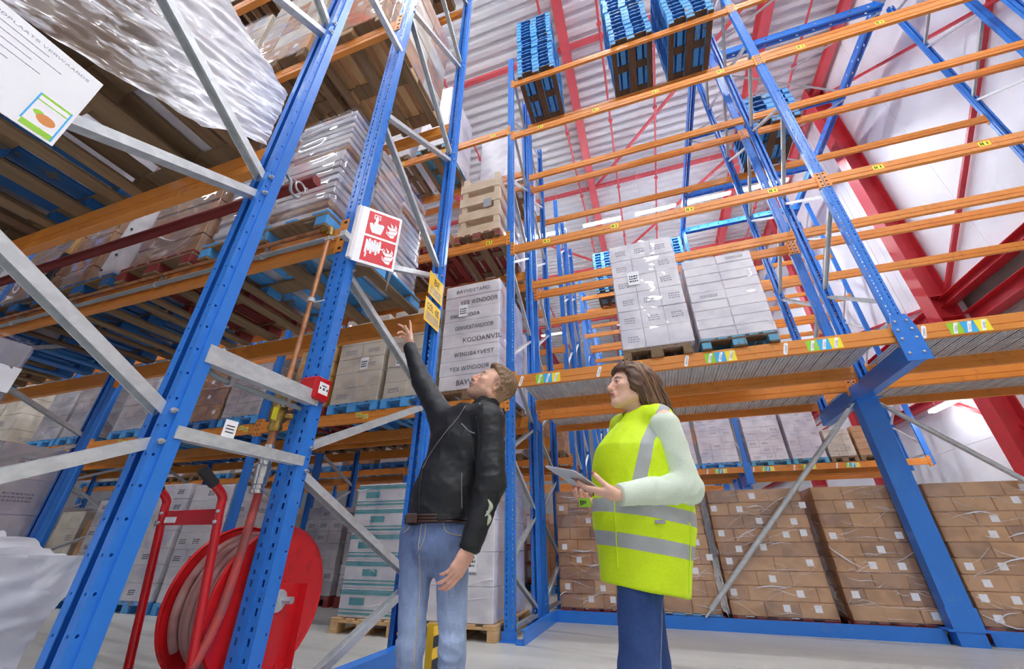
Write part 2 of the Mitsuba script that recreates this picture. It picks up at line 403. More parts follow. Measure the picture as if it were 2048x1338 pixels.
foot_ply = ply(cat([bx(-0.1, 0.1, -0.04, 0.13, 0, 0.008), bx(-0.085, 0.085, -0.012, -0.004, 0.008, 0.09), cyl((-0.045, -0.02, 0.04), (-0.045, -0.004, 0.04), 0.011, 6), cyl((0.045, -0.02, 0.04), (0.045, -0.004, 0.04), 0.011, 6)]), 'blue_steel')
bolt_ply = ply(cat([cyl((0, 0, 0), (0.012, 0, 0), 0.011, 6), cyl((0.012, 0, 0), (0.026, 0, 0), 0.006, 6)]), 'bolt_steel')
def rack_frame(x, y0, y1, h, label, fine=False, first_even=True, z0=0.0, bolts=False, group=None, braces=True, z_first=0.0):
    """an upright at y0 with its face to -y, one at y1 with its face to +y, zigzag bracing between them"""
    t = thing('rack_ladder', label, 'rack frame', group, 'thing')
    u = upright(h - z0, fine)
    put('upright', u, t, TR(x, y0, z0))
    put('upright', u, t, TR(x, y1, z0).rotate([0, 0, 1], 180))
    if z0 == 0:
        put('foot_plate', foot_ply, t, TR(x, y0, 0))
        put('foot_plate', foot_ply, t, TR(x, y1, 0).rotate([0, 0, 1], 180))
    ya, yb = y0 + 0.062, y1 - 0.062
    A, B = (EVEN, ODD) if first_even else (ODD, EVEN)
    nodes = sorted([(z, ya, 1) for z in A] + [(z, yb, -1) for z in B])
    nodes = [q for q in nodes if q[0] < h - 0.1 and q[0] > z_first]
    pr = prof_c(0.04, 0.05, 0.004) if fine else prof_rect(0.04, 0.045, 0)
    if braces:
        for (za, pa, s), (zb, pb, _) in zip(nodes, nodes[1:]):
            part('brace', beam_between((x, pa, za + 0.055), (x, pb, zb - 0.055), pr, (1, 0, 0)), 'galvanised', t)
        z = 0.10 if z0 == 0 else z_first
        part('brace', beam_between((x, ya, z), (x, yb, z), pr, (1, 0, 0)), 'galvanised', t)
    if bolts:
        for (z, p, s) in nodes:
            for dz in (-0.055, 0.055):
                put('bolt', bolt_ply, t, TR(x + W2 - 0.012, p, z + dz))
    return t

def beam_profile(h):
    p = sbox(0, 0, 0.05, h).buffer(-0.004).buffer(0.004, 2)
    return p.difference(sbox(-0.01, h * 0.36, 0.006, h * 0.42)).difference(sbox(0.044, h * 0.36, 0.06, h * 0.42))
_bm = {}
def bracket_mesh(h):
    return cat([bx(-0.055, 0.012, -0.007, -0.0035, -0.05, h + 0.06), bx(0.0, 0.012, -0.007, 0.045, -0.05, h + 0.06)] )
def rack_beam(x0, x1, y, ztop, label, front=True, h=0.16, stickers=(), group=None, ends=(True, True)):
    """a beam between two frames; its outer face lies at y looking to -y (front) or +y"""
    t = thing('rack_beam', label, 'rack beam', group, 'thing')
    L = x1 - x0 - 2 * W2
    k = (round(L, 3), round(h, 3))
    if k not in _bm:
        m = trimesh.creation.extrude_polygon(beam_profile(h), L, engine='earcut')
        v = m.vertices
        m = trimesh.Trimesh(np.c_[v[:, 2], v[:, 0], v[:, 1]], m.faces, process=False)
        slots = cat([bx(-0.04, -0.018, -0.0085, -0.0068, z - 0.009, z + 0.009) for z in np.linspace(-0.02, h + 0.03, 4)])
        _bm[k] = (ply(m, 'orange_steel'), ply(bracket_mesh(h), 'orange_steel'), ply(slots, 'dark_slot'))
    bm, br, sl = _bm[k]
    z = ztop - h
    rot = lambda M, flip: M.rotate([0, 0, 1], 180) if flip else M
    mir = T().scale([-1, 1, 1])
    if front:
        put('beam', bm, t, TR(x0 + W2, y, z))
        left, right = TR(x0 + W2, y, z), TR(x1 - W2, y, z) @ mir
    else:
        put('beam', bm, t, TR(x1 - W2, y, z).rotate([0, 0, 1], 180))
        left, right = TR(x0 + W2, y, z) @ T().scale([1, -1, 1]), TR(x1 - W2, y, z).rotate([0, 0, 1], 180)
    for on, M in zip(ends, (left, right)):
        if on:
            b = put('end_bracket', br, t, M)
            put('slots', sl, b, M)
    for (kind, x, dz) in stickers:
        sticker(t, kind, x, y, z + dz, h)
    return t
def sticker(t, kind, x, y, z, h):
    y -= 0.0012
    if kind == 'trio':
        w = 0.11
        for i, m in enumerate(('label_green', 'label_cyan', 'label_yellow')):
            s = part('location_sticker', bx(x + i * w, x + (i + 1) * w - 0.002, y, y + 0.0012, z + 0.012, z + 0.138), m, t)
            d = Polygon([(0.02, 0.006), (0.052, 0.006), (0.092, 0.122), (0.06, 0.122)]).buffer(0.0)
            q = trimesh.creation.extrude_polygon(d, 0.0008, engine='earcut')
            v = q.vertices
            part('white_band', trimesh.Trimesh(np.c_[x + i * w + v[:, 0], y - 0.0004 - v[:, 2], z + 0.012 + v[:, 1]], q.faces[:, ::-1], process=False), 'paper', s)
            bars = []
            for k in range(8):
                u = 0.03 + 0.008 * k
                c0 = (0.026 + (u - 0.006) * 0.345 + 0.004, u)
                bars.append(bx(x + i * w + c0[0], x + i * w + c0[0] + 0.022, y - 0.0018, y - 0.0012, z + 0.012 + u, z + 0.012 + u + 0.004))
            part('barcode', cat(bars), 'paper_grey', s)
    elif kind == 'single':
        d = LineString([(0.02, 0.02), (0.055, 0.125)]).buffer(0.02, 4)
        q = trimesh.creation.extrude_polygon(d, 0.0008, engine='earcut')
        v = q.vertices
        s = part('location_sticker', trimesh.Trimesh(np.c_[x + v[:, 0], y - v[:, 2], z + v[:, 1] + 0.003], q.faces[:, ::-1], process=False), 'paper', t)
        part('barcode', cat([bx(x + 0.018 + 0.0035 * k, x + 0.036 + 0.0035 * k, y - 0.0014, y - 0.0009, z + 0.035 + 0.01 * k, z + 0.041 + 0.01 * k) for k in range(8)]), 'paper_grey', s)
    elif kind == 'yellow':
        s = part('shelf_number', bx(x, x + 0.11, y, y + 0.0012, z + 0.02, z + 0.09), 'label_yellow', t)
        part('print', cat([bx(x + 0.015 + 0.02 * k, x + 0.028 + 0.02 * k, y - 0.0006, y, z + 0.035, z + 0.075) for k in (0, 1, 3)]), 'ink', s)
    elif kind == 'pair':
        for (dx, dz) in ((0, 0.03), (0.12, 0.0)):
            s = part('shelf_number', bx(x + dx, x + dx + 0.1, y, y + 0.0012, z + dz + 0.02, z + dz + 0.09), 'label_yellow', t)
            part('print', cat([bx(x + dx + 0.012 + 0.02 * k, x + dx + 0.024 + 0.02 * k, y - 0.0006, y, z + dz + 0.03, z + dz + 0.075) for k in (0, 1, 2, 3)]), 'ink_faint', s)

# --- rows: (name, front plane, rear plane)
A0, A1, B0, B1 = -0.10, 0.98, 1.52, 2.72
R0, R1, S0, S1 = 4.71, 5.82, 6.12, 7.25
XE = -1.65                                                    # end frames of the left rows
LX = [-1.65, -5.98, -10.31, -14.64, -18.97]
RX = [-1.61, 2.72, 7.05]
LLX = [-1.61, -5.94, -10.27, -14.6, -18.93]
rack_frame(XE, A0, A1, 10.7, 'nearest blue rack frame at far left, grey bracing, beside the wrapped load', True, False, bolts=True)
rack_frame(XE, B0, B1, 10.7, 'blue rack frame carrying the red fire sign, behind the hose reel', True, True, bolts=True)
rack_frame(RX[0], R0, R1, 10.7, 'tall upright blue rack frame in the middle, right behind the man', True, False)
rack_frame(RX[0], S0, S1, 10.7, 'blue rack frame standing directly behind the tall middle frame', True, True)
rack_frame(RX[1], R0, R1, 12.1, 'leaning looking blue frame at right, bolted on the label beam', True, False, z0=2.72, z_first=3.0)
rack_frame(RX[1], S0, S1, 12.1, 'blue frame right behind the bolted right frame', True, True, z0=2.72, z_first=3.0)
rack_frame(RX[2], R0, R1, 12.1, 'blue frame out at the upper right edge before the white wall', False, False, z0=2.72, z_first=3.0)
rack_frame(RX[2], S0, S1, 12.1, 'blue frame against the white wall, upper right', True, True, z0=2.72, z_first=3.0)
side = ['first', 'second', 'third', 'fourth']
for i, x in enumerate(LX[1:]):
    rack_frame(x, A0, A1, 10.7, f'inner blue frame of the near left row, {side[i]} past its end frame', i == 0, False)
    rack_frame(x, B0, B1, 10.7, f'inner blue frame of the row behind the hose reel, {side[i]} past its end', i == 0, True)
for i, x in enumerate(LLX[1:]):
    rack_frame(x, R0, R1, 10.7, f'inner blue frame across the aisle behind the man, {side[i]} left of the tall frame', False, False)
    rack_frame(x, S0, S1, 10.7, f'inner blue frame in the back-to-back row behind the man, {side[i]} to the left', False, True)
# spacers tying the back-to-back rows
def spacer(z, h, label):
    t = thing('row_spacer', label, 'steel bar', None, 'thing')
    scene[t] = ply(bx(XE + 0.02, XE + 0.065, A1 - 0.03, B0 + 0.03, z - h / 2, z + h / 2), 'galvanised')
spacer(1.548, 0.075, 'upper grey spacer bar above the brass valve, between the two left posts')
spacer(1.235, 0.045, 'lower grey spacer bar crossing in front of the brass valve')
spacer(4.9, 0.06, 'grey spacer bar high between the two left posts')

# --- beams of the left rows (A, B)
HB = 0.17
LA = [2.83, 5.6, 8.4]
LB = [2.75, 5.5, 8.42]
lev = ['lowest', 'second', 'third']
for i in range(4):
    x0, x1 = LX[i + 1], LX[i]
    w = ['end bay', 'second bay', 'third bay', 'fourth bay'][i]
    for k, z in enumerate(LA):
        zb_ = LB[k]
        if i > 1 and k > 1:
            continue
        rack_beam(x0, x1, A0, z, f'orange front beam, {lev[k]} level, {w} of the nearest left row', True, HB)
        rack_beam(x0, x1, A1, z, f'orange rear beam, {lev[k]} level, {w} of the nearest left row', False, HB)
        rack_beam(x0, x1, B0, zb_, f'orange front beam, {lev[k]} level, {w} of the row with the fire sign', True, HB)
        rack_beam(x0, x1, B1, zb_, f'orange rear beam, {lev[k]} level, {w} of the row with the fire sign', False, HB, stickers=[])
# --- beams of the row across the aisle, left part
LR = [2.63, 5.43, 8.22]
for i in range(4):
    x0, x1 = LLX[i + 1], LLX[i]
    w = ['end bay', 'second bay', 'third bay', 'fourth bay'][i]
    for k, z in enumerate(LR):
        if i > 1 and k > 1:
            continue
        st = [('pair', x0 + 0.9 + 1.0 * j, 0.03) for j in range(4)] if k == 0 else [('yellow', x0 + 0.75 + 1.05 * j, 0.03) for j in range(4)]
        rack_beam(x0, x1, R0, z, f'orange front beam with yellow numbers, {lev[k]} level, {w} behind the man', True, HB, st)
        rack_beam(x0, x1, R1, z, f'orange rear beam, {lev[k]} level, {w} behind the man', False, HB)
        rack_beam(x0, x1, S0, z, f'orange beam of the back-to-back row, {lev[k]} level, {w} behind the man', True, HB)
        rack_beam(x0, x1, S1, z, f'rearmost orange beam, {lev[k]} level, {w} behind the man', False, HB)
# --- beams of the right part over the passage
RR = [2.89, 5.17, 8.02, 9.745]
lev4 = ['lowest', 'second', 'third', 'top']
for i in range(2):
    x0, x1 = RX[i], RX[i + 1]
    w = ['bay over the woman', 'bay at the right edge'][i]
    for k, z in enumerate(RR):
        st = []
        if k == 0:
            for j in range(4):
                st += [('single', x0 + 0.12 + 1.03 * j, 0.0), ('trio', x0 + 0.36 + 1.03 * j, 0.0)]
        elif k in (1, 2):
            st = [('yellow', x0 + 0.55 + 1.05 * j, 0.03) for j in range(4)]
        hh = 0.165 if k == 0 else 0.15
        rack_beam(x0, x1, R0, z, f'orange front beam{" with coloured labels" if k == 0 else ""}, {lev4[k]} level, {w}', True, hh, st)
        rack_beam(x0, x1, R1, z, f'orange rear beam, {lev4[k]} level, {w}', False, hh)
        if k < 3:
            rack_beam(x0, x1, S0, z - (0.06 if k == 0 else 0), f'orange beam of the second row, {lev4[k]} level, {w}', True, hh)
            rack_beam(x0, x1, S1, z, f'rearmost orange beam, {lev4[k]} level, {w}', False, hh)

# --- passage portal: galvanised decks, cross beams, posts, floor rail
def deck(x0, x1, y0, y1, z, label):
    t = thing('steel_deck', label, 'deck', None, 'thing')
    n, p = int((x1 - x0) / 0.16), None
    p = (x1 - x0) / n
    def panel(k):
        pr = []
        m = 4
        for i in range(m):
            a = k * p + i * p / m
            pr += [(a, 0), (a + p / m * .45, 0), (a + p / m * .55, 0.014), (a + p / m * .95, 0.014)]
        pr.append((p + 0.003, 0.014))
        pr = np.array(pr)
        q = len(pr)
        v = np.vstack([np.c_[x0 + pr[:, 0], np.full(q, y0), z + pr[:, 1]], np.c_[x0 + pr[:, 0], np.full(q, y1), z + pr[:, 1]]])
        f = np.array([[i, i + q, i + q + 1, i + 1] for i in range(q - 1)])
        return (v, f)
    for k in range(n):
        part('deck_panel', panel(k), 'deck_steel', t)
for i in range(2):
    x0, x1 = RX[i] + 0.08, RX[i + 1] - 0.08
    w = ['above the woman', 'at the right edge'][i]
    deck(x0, x1, R0 + 0.055, R1 - 0.055, 2.868, f'ribbed grey steel deck behind the label beam {w}')
    deck(x0, x1, S0 + 0.055, S1 - 0.055, 2.83, f'ribbed grey steel deck behind the double orange beams {w}')
def portal(x, label_beam, label_post):
    t = thing('cross_beam', label_beam, 'steel beam', None, 'thing')
    part('girder', beam_between((x, R0 - 0.02, 2.60), (x, S1 + 0.05, 2.60), sbox(-0.06, -0.10, 0.06, 0.10)), 'blue_steel', t)
    q = Polygon([(-0.1, 2.50), (0.11, 2.50), (0.11, 2.86), (0.07, 3.02), (-0.06, 3.02), (-0.1, 2.86)])
    m = trimesh.creation.extrude_polygon(q, 0.012, engine='earcut')
    v = m.vertices
    part('bolted_plate', trimesh.Trimesh(np.c_[x + v[:, 0], R0 - 0.022 - v[:, 2], v[:, 1]], m.faces[:, ::-1], process=False), 'blue_steel', t)
    for (dx, z) in ((-0.06, 2.58), (0.06, 2.58), (-0.06, 2.74), (0.06, 2.74), (-0.06, 2.84), (0.06, 2.84), (-0.05, 2.94), (0.05, 2.94)):
        part('bolt_head', trimesh.creation.icosphere(subdivisions=1, radius=0.016).apply_translation((x + dx, R0 - 0.036, z)), 'bolt_steel', t)
    p = thing('portal_post', label_post, 'steel post', None, 'thing')
    part('shaft', beam_between((x, 5.99, 0.0), (x, 5.99, 2.485), prof_rect(0.23, 0.16, 0.006), (0, 1, 0)), 'blue_steel', p)
    part('head_plate', bx(x - 0.14, x + 0.14, 5.86, 6.12, 2.485, 2.50), 'blue_steel', p)
    part('base_plate', bx(x - 0.17, x + 0.2, 5.90, 6.09, 0.12, 0.135), 'blue_steel', p)
    part('weld_bar', bx(x - 0.125, x + 0.125, 5.902, 5.91, 0.12, 0.32), 'blue_steel', p)
portal(RX[1], 'dark blue cross beam under the decks with bolted plate on the label beam', 'thick blue post standing on the blue floor rail before the brown cartons')
portal(RX[2], 'blue cross beam at the far right edge', 'blue post at the far right edge')
t = thing('cross_beam', 'short blue cross beam at the tall middle frame', 'steel beam', None, 'thing')
scene[t] = ply(bx(RX[0] + 0.0, RX[0] + 0.05, R1 + 0.03, S0 - 0.03, 2.45, 2.62), 'blue_steel')
for a, b, l in [((2.6, 6.0, 2.47), (0.36, 6.0, 0.13), 'slanting grey tube brace left of the thick blue post'), ((2.86, 6.0, 2.45), (5.15, 6.0, 0.13), 'slanting grey tube brace right of the thick blue post')]:
    t = thing('tube_brace', l, 'tube', None, 'thing')
    a, b = np.array(a), np.array(b)
    d = (b - a) / np.linalg.norm(b - a)
    part('tube', cyl(a + d * 0.1, b - d * 0.1, 0.03, 14), 'galvanised', t, 40)
    part('flat_end', beam_between(a, a + d * 0.11, prof_rect(0.02, 0.055, 0.003), (0, 1, 0)), 'galvanised', t)
    part('flat_end', beam_between(b - d * 0.11, b, prof_rect(0.02, 0.055, 0.003), (0, 1, 0)), 'galvanised', t)
def rail(a, b, label, h=0.125, flip=1):
    t = thing('floor_rail', label, 'floor rail', None, 'thing')
    scene[t] = ply(beam_between(a, b, shapely.union_all([sbox(-0.006, 0, 0.006, h), sbox(-0.006, 0, 0.09 * flip, 0.012) if flip > 0 else sbox(0.09 * flip, 0, 0.006, 0.012), sbox(-0.006, h - 0.01, 0.03, h)])), 'blue_steel')
rail((-1.43, 6.02, 0), (RX[1] - 0.15, 6.02, 0), 'long blue floor rail in front of the brown carton stacks')
rail((RX[1] + 0.2, 6.02, 0), (RX[2], 6.02, 0), 'blue floor rail right of the thick blue post')
rail((-1.42, 4.60, 0), (-1.42, 6.0, 0), 'short blue floor rail at the foot of the tall middle frame')
t = thing('guard_rail', 'blue guard rail behind the legs of the man, at the rack end', 'guard rail', None, 'thing')
part('rail', cat([bx(-1.5, -1.488, 1.35, 2.72, 0.22, 0.36), bx(-1.56, -1.488, 1.35, 2.72, 0.35, 0.36)]), 'blue_steel', t)
for y in (1.5, 2.55):
    part('rail_foot', bx(-1.57, -1.49, y, y + 0.08, 0, 0.22), 'blue_steel', t)
t = thing('corner_guard', 'yellow and black corner guard showing between the legs of the man', 'corner guard', None, 'thing')
part('guard', cat([bx(-1.5, -1.49, 2.84, 2.96, 0, 0.4), bx(-1.6, -1.49, 2.95, 2.96, 0, 0.4)]), 'sign_yellow', t)
part('black_band', cat([bx(-1.489, -1.487, 2.84, 2.96, z, z + 0.06) for z in (0.05, 0.17, 0.29)]), 'ink', t)

# --- blue tie frame on top of the racks
ZT = 12.15
def tie_holes(L):
    return [Point(u, 0).buffer(0.032, 3) for u in np.arange(0.25, L - 0.2, 0.36)]
def tie(a, b, label, h=0.22):
    a, b = np.array(a, float), np.array(b, float)
    L = np.linalg.norm(b - a)
    web = sbox(0, -h / 2, L, h / 2).difference(shapely.union_all(tie_holes(L)))
    m = trimesh.creation.extrude_polygon(web, 0.006, engine='earcut')
    R = frame_of(b - a)
    ms = []
    for off in (-0.07, 0.07):
        v = m.vertices
        ms.append(trimesh.Trimesh(a + v[:, :1] * R[:, 0] + (v[:, 2:3] + off) * R[:, 1] + v[:, 1:2] * R[:, 2], m.faces, process=False))
    for zz in (-h / 2, h / 2):
        for off in (-0.055, 0.055):
            q = bx(0, L, off - 0.02, off + 0.02, zz - 0.004, zz + 0.004)
            v = q.vertices
            ms.append(trimesh.Trimesh(a + v[:, :1] * R[:, 0] + v[:, 1:2] * R[:, 1] + v[:, 2:3] * R[:, 2], q.faces, process=False))
    t = thing('tie_beam', label, 'tie beam', None, 'thing')
    scene[t] = ply(cat(ms), 'blue_steel')
tie((RX[1], 4.6, ZT), (RX[1], 27, ZT), 'long blue perforated tie beam going back above the middle of the right rack')
tie((RX[2] - 0.2, 6.4, ZT + .15), (RX[2] - 0.2, 27, ZT + .15), 'broad blue perforated tie beam along the white wall')
for y, l in [(7.1, 'dark blue tie beam with oval holes, nearest crossing'), (9.3, 'blue crossing tie beam, second from the front'), (11.8, 'blue crossing tie beam, third from the front'), (13.8, 'blue crossing tie beam, farthest')]:
    tie((RX[1], y, ZT), (RX[2] - 0.2, y, ZT), l, 0.2)
for k, (a, b) in enumerate([((RX[1], 7.2), (RX[2] - .2, 9.2)), ((RX[2] - .2, 7.2), (RX[1], 9.2)), ((RX[1], 9.4), (RX[2] - .2, 11.7)), ((RX[2] - .2, 9.4), (RX[1], 11.7)), ((RX[1], 4.8), (RX[2] - .2, 7.0)), ((RX[2] - .2, 4.8), (RX[1], 7.0))]):
    steel('tie_brace', (a[0], a[1], ZT - 0.08), (b[0], b[1], ZT - 0.08), prof_rect(0.05, 0.012, 0), ['one', 'other'][k % 2] + ' grey flat brace of the ' + ['first', 'second', 'nearest'][k // 2] + ' cross in the blue tie frame', 'flat brace', 'galvanised')

# --- rows further back
FAR = [(9.15, 10.26), (10.56, 11.70), (13.6, 14.7), (15.0, 16.1), (18.0, 19.1), (19.4, 20.5)]
for r, (y0, y1) in enumerate(FAR):
    rn = ['third', 'fourth', 'fifth', 'sixth', 'seventh', 'eighth'][r]
    for i, x in enumerate(RX):
        if i and r < 2 or r > 3 and i == 2:
            continue
        rack_frame(x, y0, y1, 10.7 if i == 0 else 12.1, f'distant blue frame of the {rn} row, {["at its end", "over the passage", "by the white wall"][i]}', False, r % 2 == 1, z0=0 if i == 0 else 2.72, z_first=0 if i == 0 else 3.0)
        if i == 1:
            t = thing('portal_post', f'distant blue post carrying the {rn} row over the passage', 'steel post', None, 'thing')
            part('shaft', beam_between((x, y0 + 0.6, 0.0), (x, y0 + 0.6, 2.41), prof_rect(0.23, 0.16, 0.006), (0, 1, 0)), 'blue_steel', t)
            part('girder', bx(x - 0.06, x + 0.06, y0, y1, 2.42, 2.70), 'blue_steel', t)
            part('bolted_plate', bx(x - 0.1, x + 0.1, y0 - 0.034, y0 - 0.022, 2.42, 3.0), 'blue_steel', t)
    if r < 4:
        for i, x in enumerate(LLX[1:5] if r < 2 else LLX[1:3]):
            rack_frame(x, y0, y1, 10.7, f'distant blue frame of the {rn} row, {side[i]} to the left', False, r % 2 == 1)
    for i in range(2):
        if r < 2:
            continue
        for k, z in enumerate(RR):
            w = ['near bay', 'wall bay'][i]
            if r > 3 and (i == 1 or k > (2 if r == 4 else 1)):
                continue
            st = []
            if k == 0 and r == 2:
                for j in range(4):
                    st += [('single', RX[i] + 0.12 + 1.03 * j, 0.0), ('trio', RX[i] + 0.36 + 1.03 * j, 0.0)]
            rack_beam(RX[i], RX[i + 1], y0, z, f'distant orange front beam, {rn} row, {lev4[k]} level, {w}', True, 0.165, st)
            rack_beam(RX[i], RX[i + 1], y1, z, f'distant orange rear beam, {rn} row, {lev4[k]} level, {w}', False, 0.165)
    if r < 3:
        for i in range(4 if r < 2 else 2):
            for k, z in enumerate(LR[:2] if i < 2 else LR[:1]):
                rack_beam(LLX[i + 1], LLX[i], y0, z, f'distant orange beam left of the frames, {rn} row, {lev[k]} level, bay {["one", "two", "three", "four"][i]}', True, 0.15)
                rack_beam(LLX[i + 1], LLX[i], y1, z, f'distant rear orange beam left of the frames, {rn} row, {lev[k]} level, bay {["one", "two", "three", "four"][i]}', False, 0.15)
# ---------------------------------------------------------------- pallets
PW, PD, PH = 0.80, 1.20, 0.144
_pal = {}
def pallet_parts(w, d, m, m2):
    """list of (name, ply dict); corner at the origin, w along x, d along y, runners along y"""
    k = (w, d, m, m2)
    if k not in _pal:
        sk = [(0.0, 0.1), (w / 2 - 0.0725, w / 2 + 0.0725), (w - 0.1, w)]
        out = [('skid', ply(placed(cbox(b - a, d, 0.022, 0.003), ((a + b) / 2, d / 2, 0.011)), m2)) for a, b in sk]
        for a, b in sk:
            for c in (0.0725, d / 2, d - 0.0725):
                out.append(('block', ply(placed(cbox(b - a, 0.145, 0.078, 0.003), ((a + b) / 2, c, 0.061)), m)))
        for c in (0.0725, d / 2, d - 0.0725):
            out.append(('stringer', ply(placed(cbox(w, 0.145, 0.022, 0.003), (w / 2, c, 0.111)), m2)))
        tw = [0.145, 0.1, 0.145, 0.1, 0.145]
        gap = (w - sum(tw)) / 4
        x = 0
        for q in tw:
            out.append(('top_board', ply(placed(cbox(q, d, 0.022, 0.003), (x + q / 2, d / 2, 0.133)), m)))
            x += q + gap
        _pal[k] = out
    return _pal[k]
_lite = {}
def pallet_lite(w, d, m, m2):
    k = (w, d, m, m2)
    if k not in _lite:
        full = pallet_parts(w, d, m, m2)
        sk = [(0.0, 0.1), (w / 2 - 0.0725, w / 2 + 0.0725), (w - 0.1, w)]
        out = [('runner', ply(cat([bx(a, b, 0, d, 0, 0.022)] + [bx(a, b, c - 0.0725, c + 0.0725, 0.022, 0.1) for c in (0.0725, d / 2, d - 0.0725)]), m)) for a, b in sk]
        tops = [bx(0, w, c - 0.0725, c + 0.0725, 0.1, 0.122) for c in (0.0725, d / 2, d - 0.0725)]
        x = 0
        for q in (0.145, 0.1, 0.145, 0.1, 0.145):
            tops.append(bx(x, x + q, 0, d, 0.122, 0.144))
            x += q + (w - 0.635) / 4
        out.append(('deck', ply(cat(tops), m2)))
        _lite[k] = out
    return _lite[k]
def pallet(x0, y0, z, label, m='wood_raw', m2=None, w=PW, d=PD, lite=False, group=None, jit=0.0, rnd=None):
    t = thing('pallet', label, 'pallet', group)
    M = TR(x0, y0, z)
    if jit and rnd:
        M = TR(x0 + rnd.uniform(-jit, jit), y0 + rnd.uniform(-jit, jit), z)
    for n, d_ in (pallet_lite if lite else pallet_parts)(w, d, m, m2 or m):
        put(n, d_, t, M)
    return t

# ---------------------------------------------------------------- wrapped loads
_box = {}
def carton_ply(sx, sy, sz, m):
    k = (round(sx, 3), round(sy, 3), round(sz, 3), m)
    if k not in _box:
        _box[k] = ply(cbox(sx, sy, sz, 0.006), m)
    return _box[k]
def splits(a, b, n, alt, r):
    """n slots, or an offset pattern on every other layer"""
    w = (b - a) / n
    if not alt:
        e = [a + w * i for i in range(n + 1)]
    else:
        e = [a] + [a + w * (i + 0.62) for i in range(n)] + [b]
    return [(p, q) for p, q in zip(e, e[1:])]
_lab = {}
def flat_ply(w, h, m, face):
    k = (round(w, 3), round(h, 3), m, face)
    if k not in _lab:
        q = bx(-w / 2, w / 2, -0.001, 0, -h / 2, h / 2)
        if face == 'x+':
            q.apply_transform(trimesh.transformations.rotation_matrix(PI / 2, (0, 0, 1)))
        if face == 'x-':
            q.apply_transform(trimesh.transformations.rotation_matrix(-PI / 2, (0, 0, 1)))
        _lab[k] = ply(q, m)
    return _lab[k]
_prn = {}
def print_ply(w, h, m, face, seed):
    """a few printed lines of blurred small type, as flat dashes"""
    k = (round(w, 3), round(h, 3), m, face, seed % 3)
    if k not in _prn:
        r = random.Random(seed % 3)
        ms = []
        for i in range(3):
            x = -w / 2
            while x < w / 2 - 0.01:
                q = r.uniform(0.008, 0.03)
                ms.append(bx(x, min(x + q, w / 2), -0.001, 0, -h / 2 + i * h / 3, -h / 2 + i * h / 3 + h * 0.18))
                x += q + 0.008
        q = cat(ms)
        if face != 'y':
            q.apply_transform(trimesh.transformations.rotation_matrix(PI / 2 if face == 'x+' else -PI / 2, (0, 0, 1)))
        _prn[k] = ply(q, m)
    return _prn[k]
_film = {}
def film_mesh(w, d, h, seed, amp=0.007, skirt=0.06):
    """wrinkled stretch film around a w x d x h block (corner at the origin), open top and bottom, lower edge ragged"""
    rs = np.random.RandomState(seed)
    c = 0.03
    per = []
    nx, ny = max(6, int(w / 0.035)), max(6, int(d / 0.06))
    per += [(x, -0.006, 0, -1) for x in np.linspace(c, w - c, nx)]
    per += [(w + 0.006, y, 1, 0) for y in np.linspace(c, d - c, ny)]
    per += [(x, d + 0.006, 0, 1) for x in np.linspace(w - c, c, 4)]
    per += [(-0.006, y, -1, 0) for y in np.linspace(d - c, c, ny)]
    P = np.array(per)
    nz = max(10, int(h / 0.03))
    u = np.linspace(0, 1, nz + 1)
    n = len(P)
    lo = -skirt * (0.5 + meshkit.noise(np.c_[P[:, 0] * 7, P[:, 1] * 7, np.zeros(n)], seed))
    Z = lo[None] + (h + 0.01 - lo[None]) * u[:, None]
    s = np.cumsum(np.r_[0, np.hypot(np.diff(P[:, 0]), np.diff(P[:, 1]))])
    S = np.broadcast_to(s, Z.shape)
    tilt = rs.uniform(-0.5, 0.5)
    q = np.stack([S * 3.0, (Z + tilt * S) * 21, np.zeros_like(Z) + seed], -1)
    q2 = np.stack([S * 7.0 + Z * 4, (Z - 0.7 * tilt * S) * 9, np.zeros_like(Z) + seed + 5], -1)
    disp = amp * (meshkit.noise(q, seed) + 0.8 * meshkit.noise(q2, seed + 1))
    v = np.stack([P[None, :, 0] + P[None, :, 2] * disp, P[None, :, 1] + P[None, :, 3] * disp, Z], -1).reshape(-1, 3)
    i, j = np.meshgrid(np.arange(nz), np.arange(n), indexing='ij')
    a, b = i * n + j, i * n + (j + 1) % n
    f = np.stack([a, b, b + n, a + n], -1).reshape(-1, 4)
    return (v, f)
def glint_ridges(t, x0, x1, y0, y1, z0, z1, n, seed, side='x+'):
    """bunched film ridges, coloured white to stand for lamp streaks, on the front and the visible side"""
    r = np.random.RandomState(seed)
    ms = []
    for i in range(n):
        L = r.uniform(0.08, 0.5)
        a = r.normal(0, 0.16) + (0.5 * r.choice([-1, 1]) if r.rand() < 0.2 else 0)
        rad = r.uniform(0.0012, 0.0034) if r.rand() < 0.8 else r.uniform(0.004, 0.008)
        onside = r.rand() < 0.3
        u0 = r.uniform(0.02, 0.98)
        v0 = r.uniform(z0 + 0.03, z1 - 0.03)
        k = np.linspace(-0.5, 0.5, 7)
        h = v0 + L * math.sin(a) * k + 0.012 * np.sin(k * 6 + i)
        if onside:
            w = np.clip(y0 + (y1 - y0) * u0 + L * math.cos(a) * k, y0, y1)
            p = np.c_[np.full(7, (x1 + 0.012) if side == 'x+' else (x0 - 0.012)), w, h]
        else:
            w = np.clip(x0 + (x1 - x0) * u0 + L * math.cos(a) * k, x0, x1)
            p = np.c_[w + np.arange(7) * 1e-5, np.full(7, y0 - 0.012), h]
        p[:, 2] = np.clip(p[:, 2], z0, z1)
        ms.append(tube(p, rad * np.array([0.15, 0.6, 0.9, 1, 0.9, 0.6, 0.15]), 5, False))
    k = part('film_folds', cat(ms), 'film_glint', t, True)
    labels[k] = {'kind': 'stuff', 'label': 'bunched film ridges coloured white as lamp glints'}
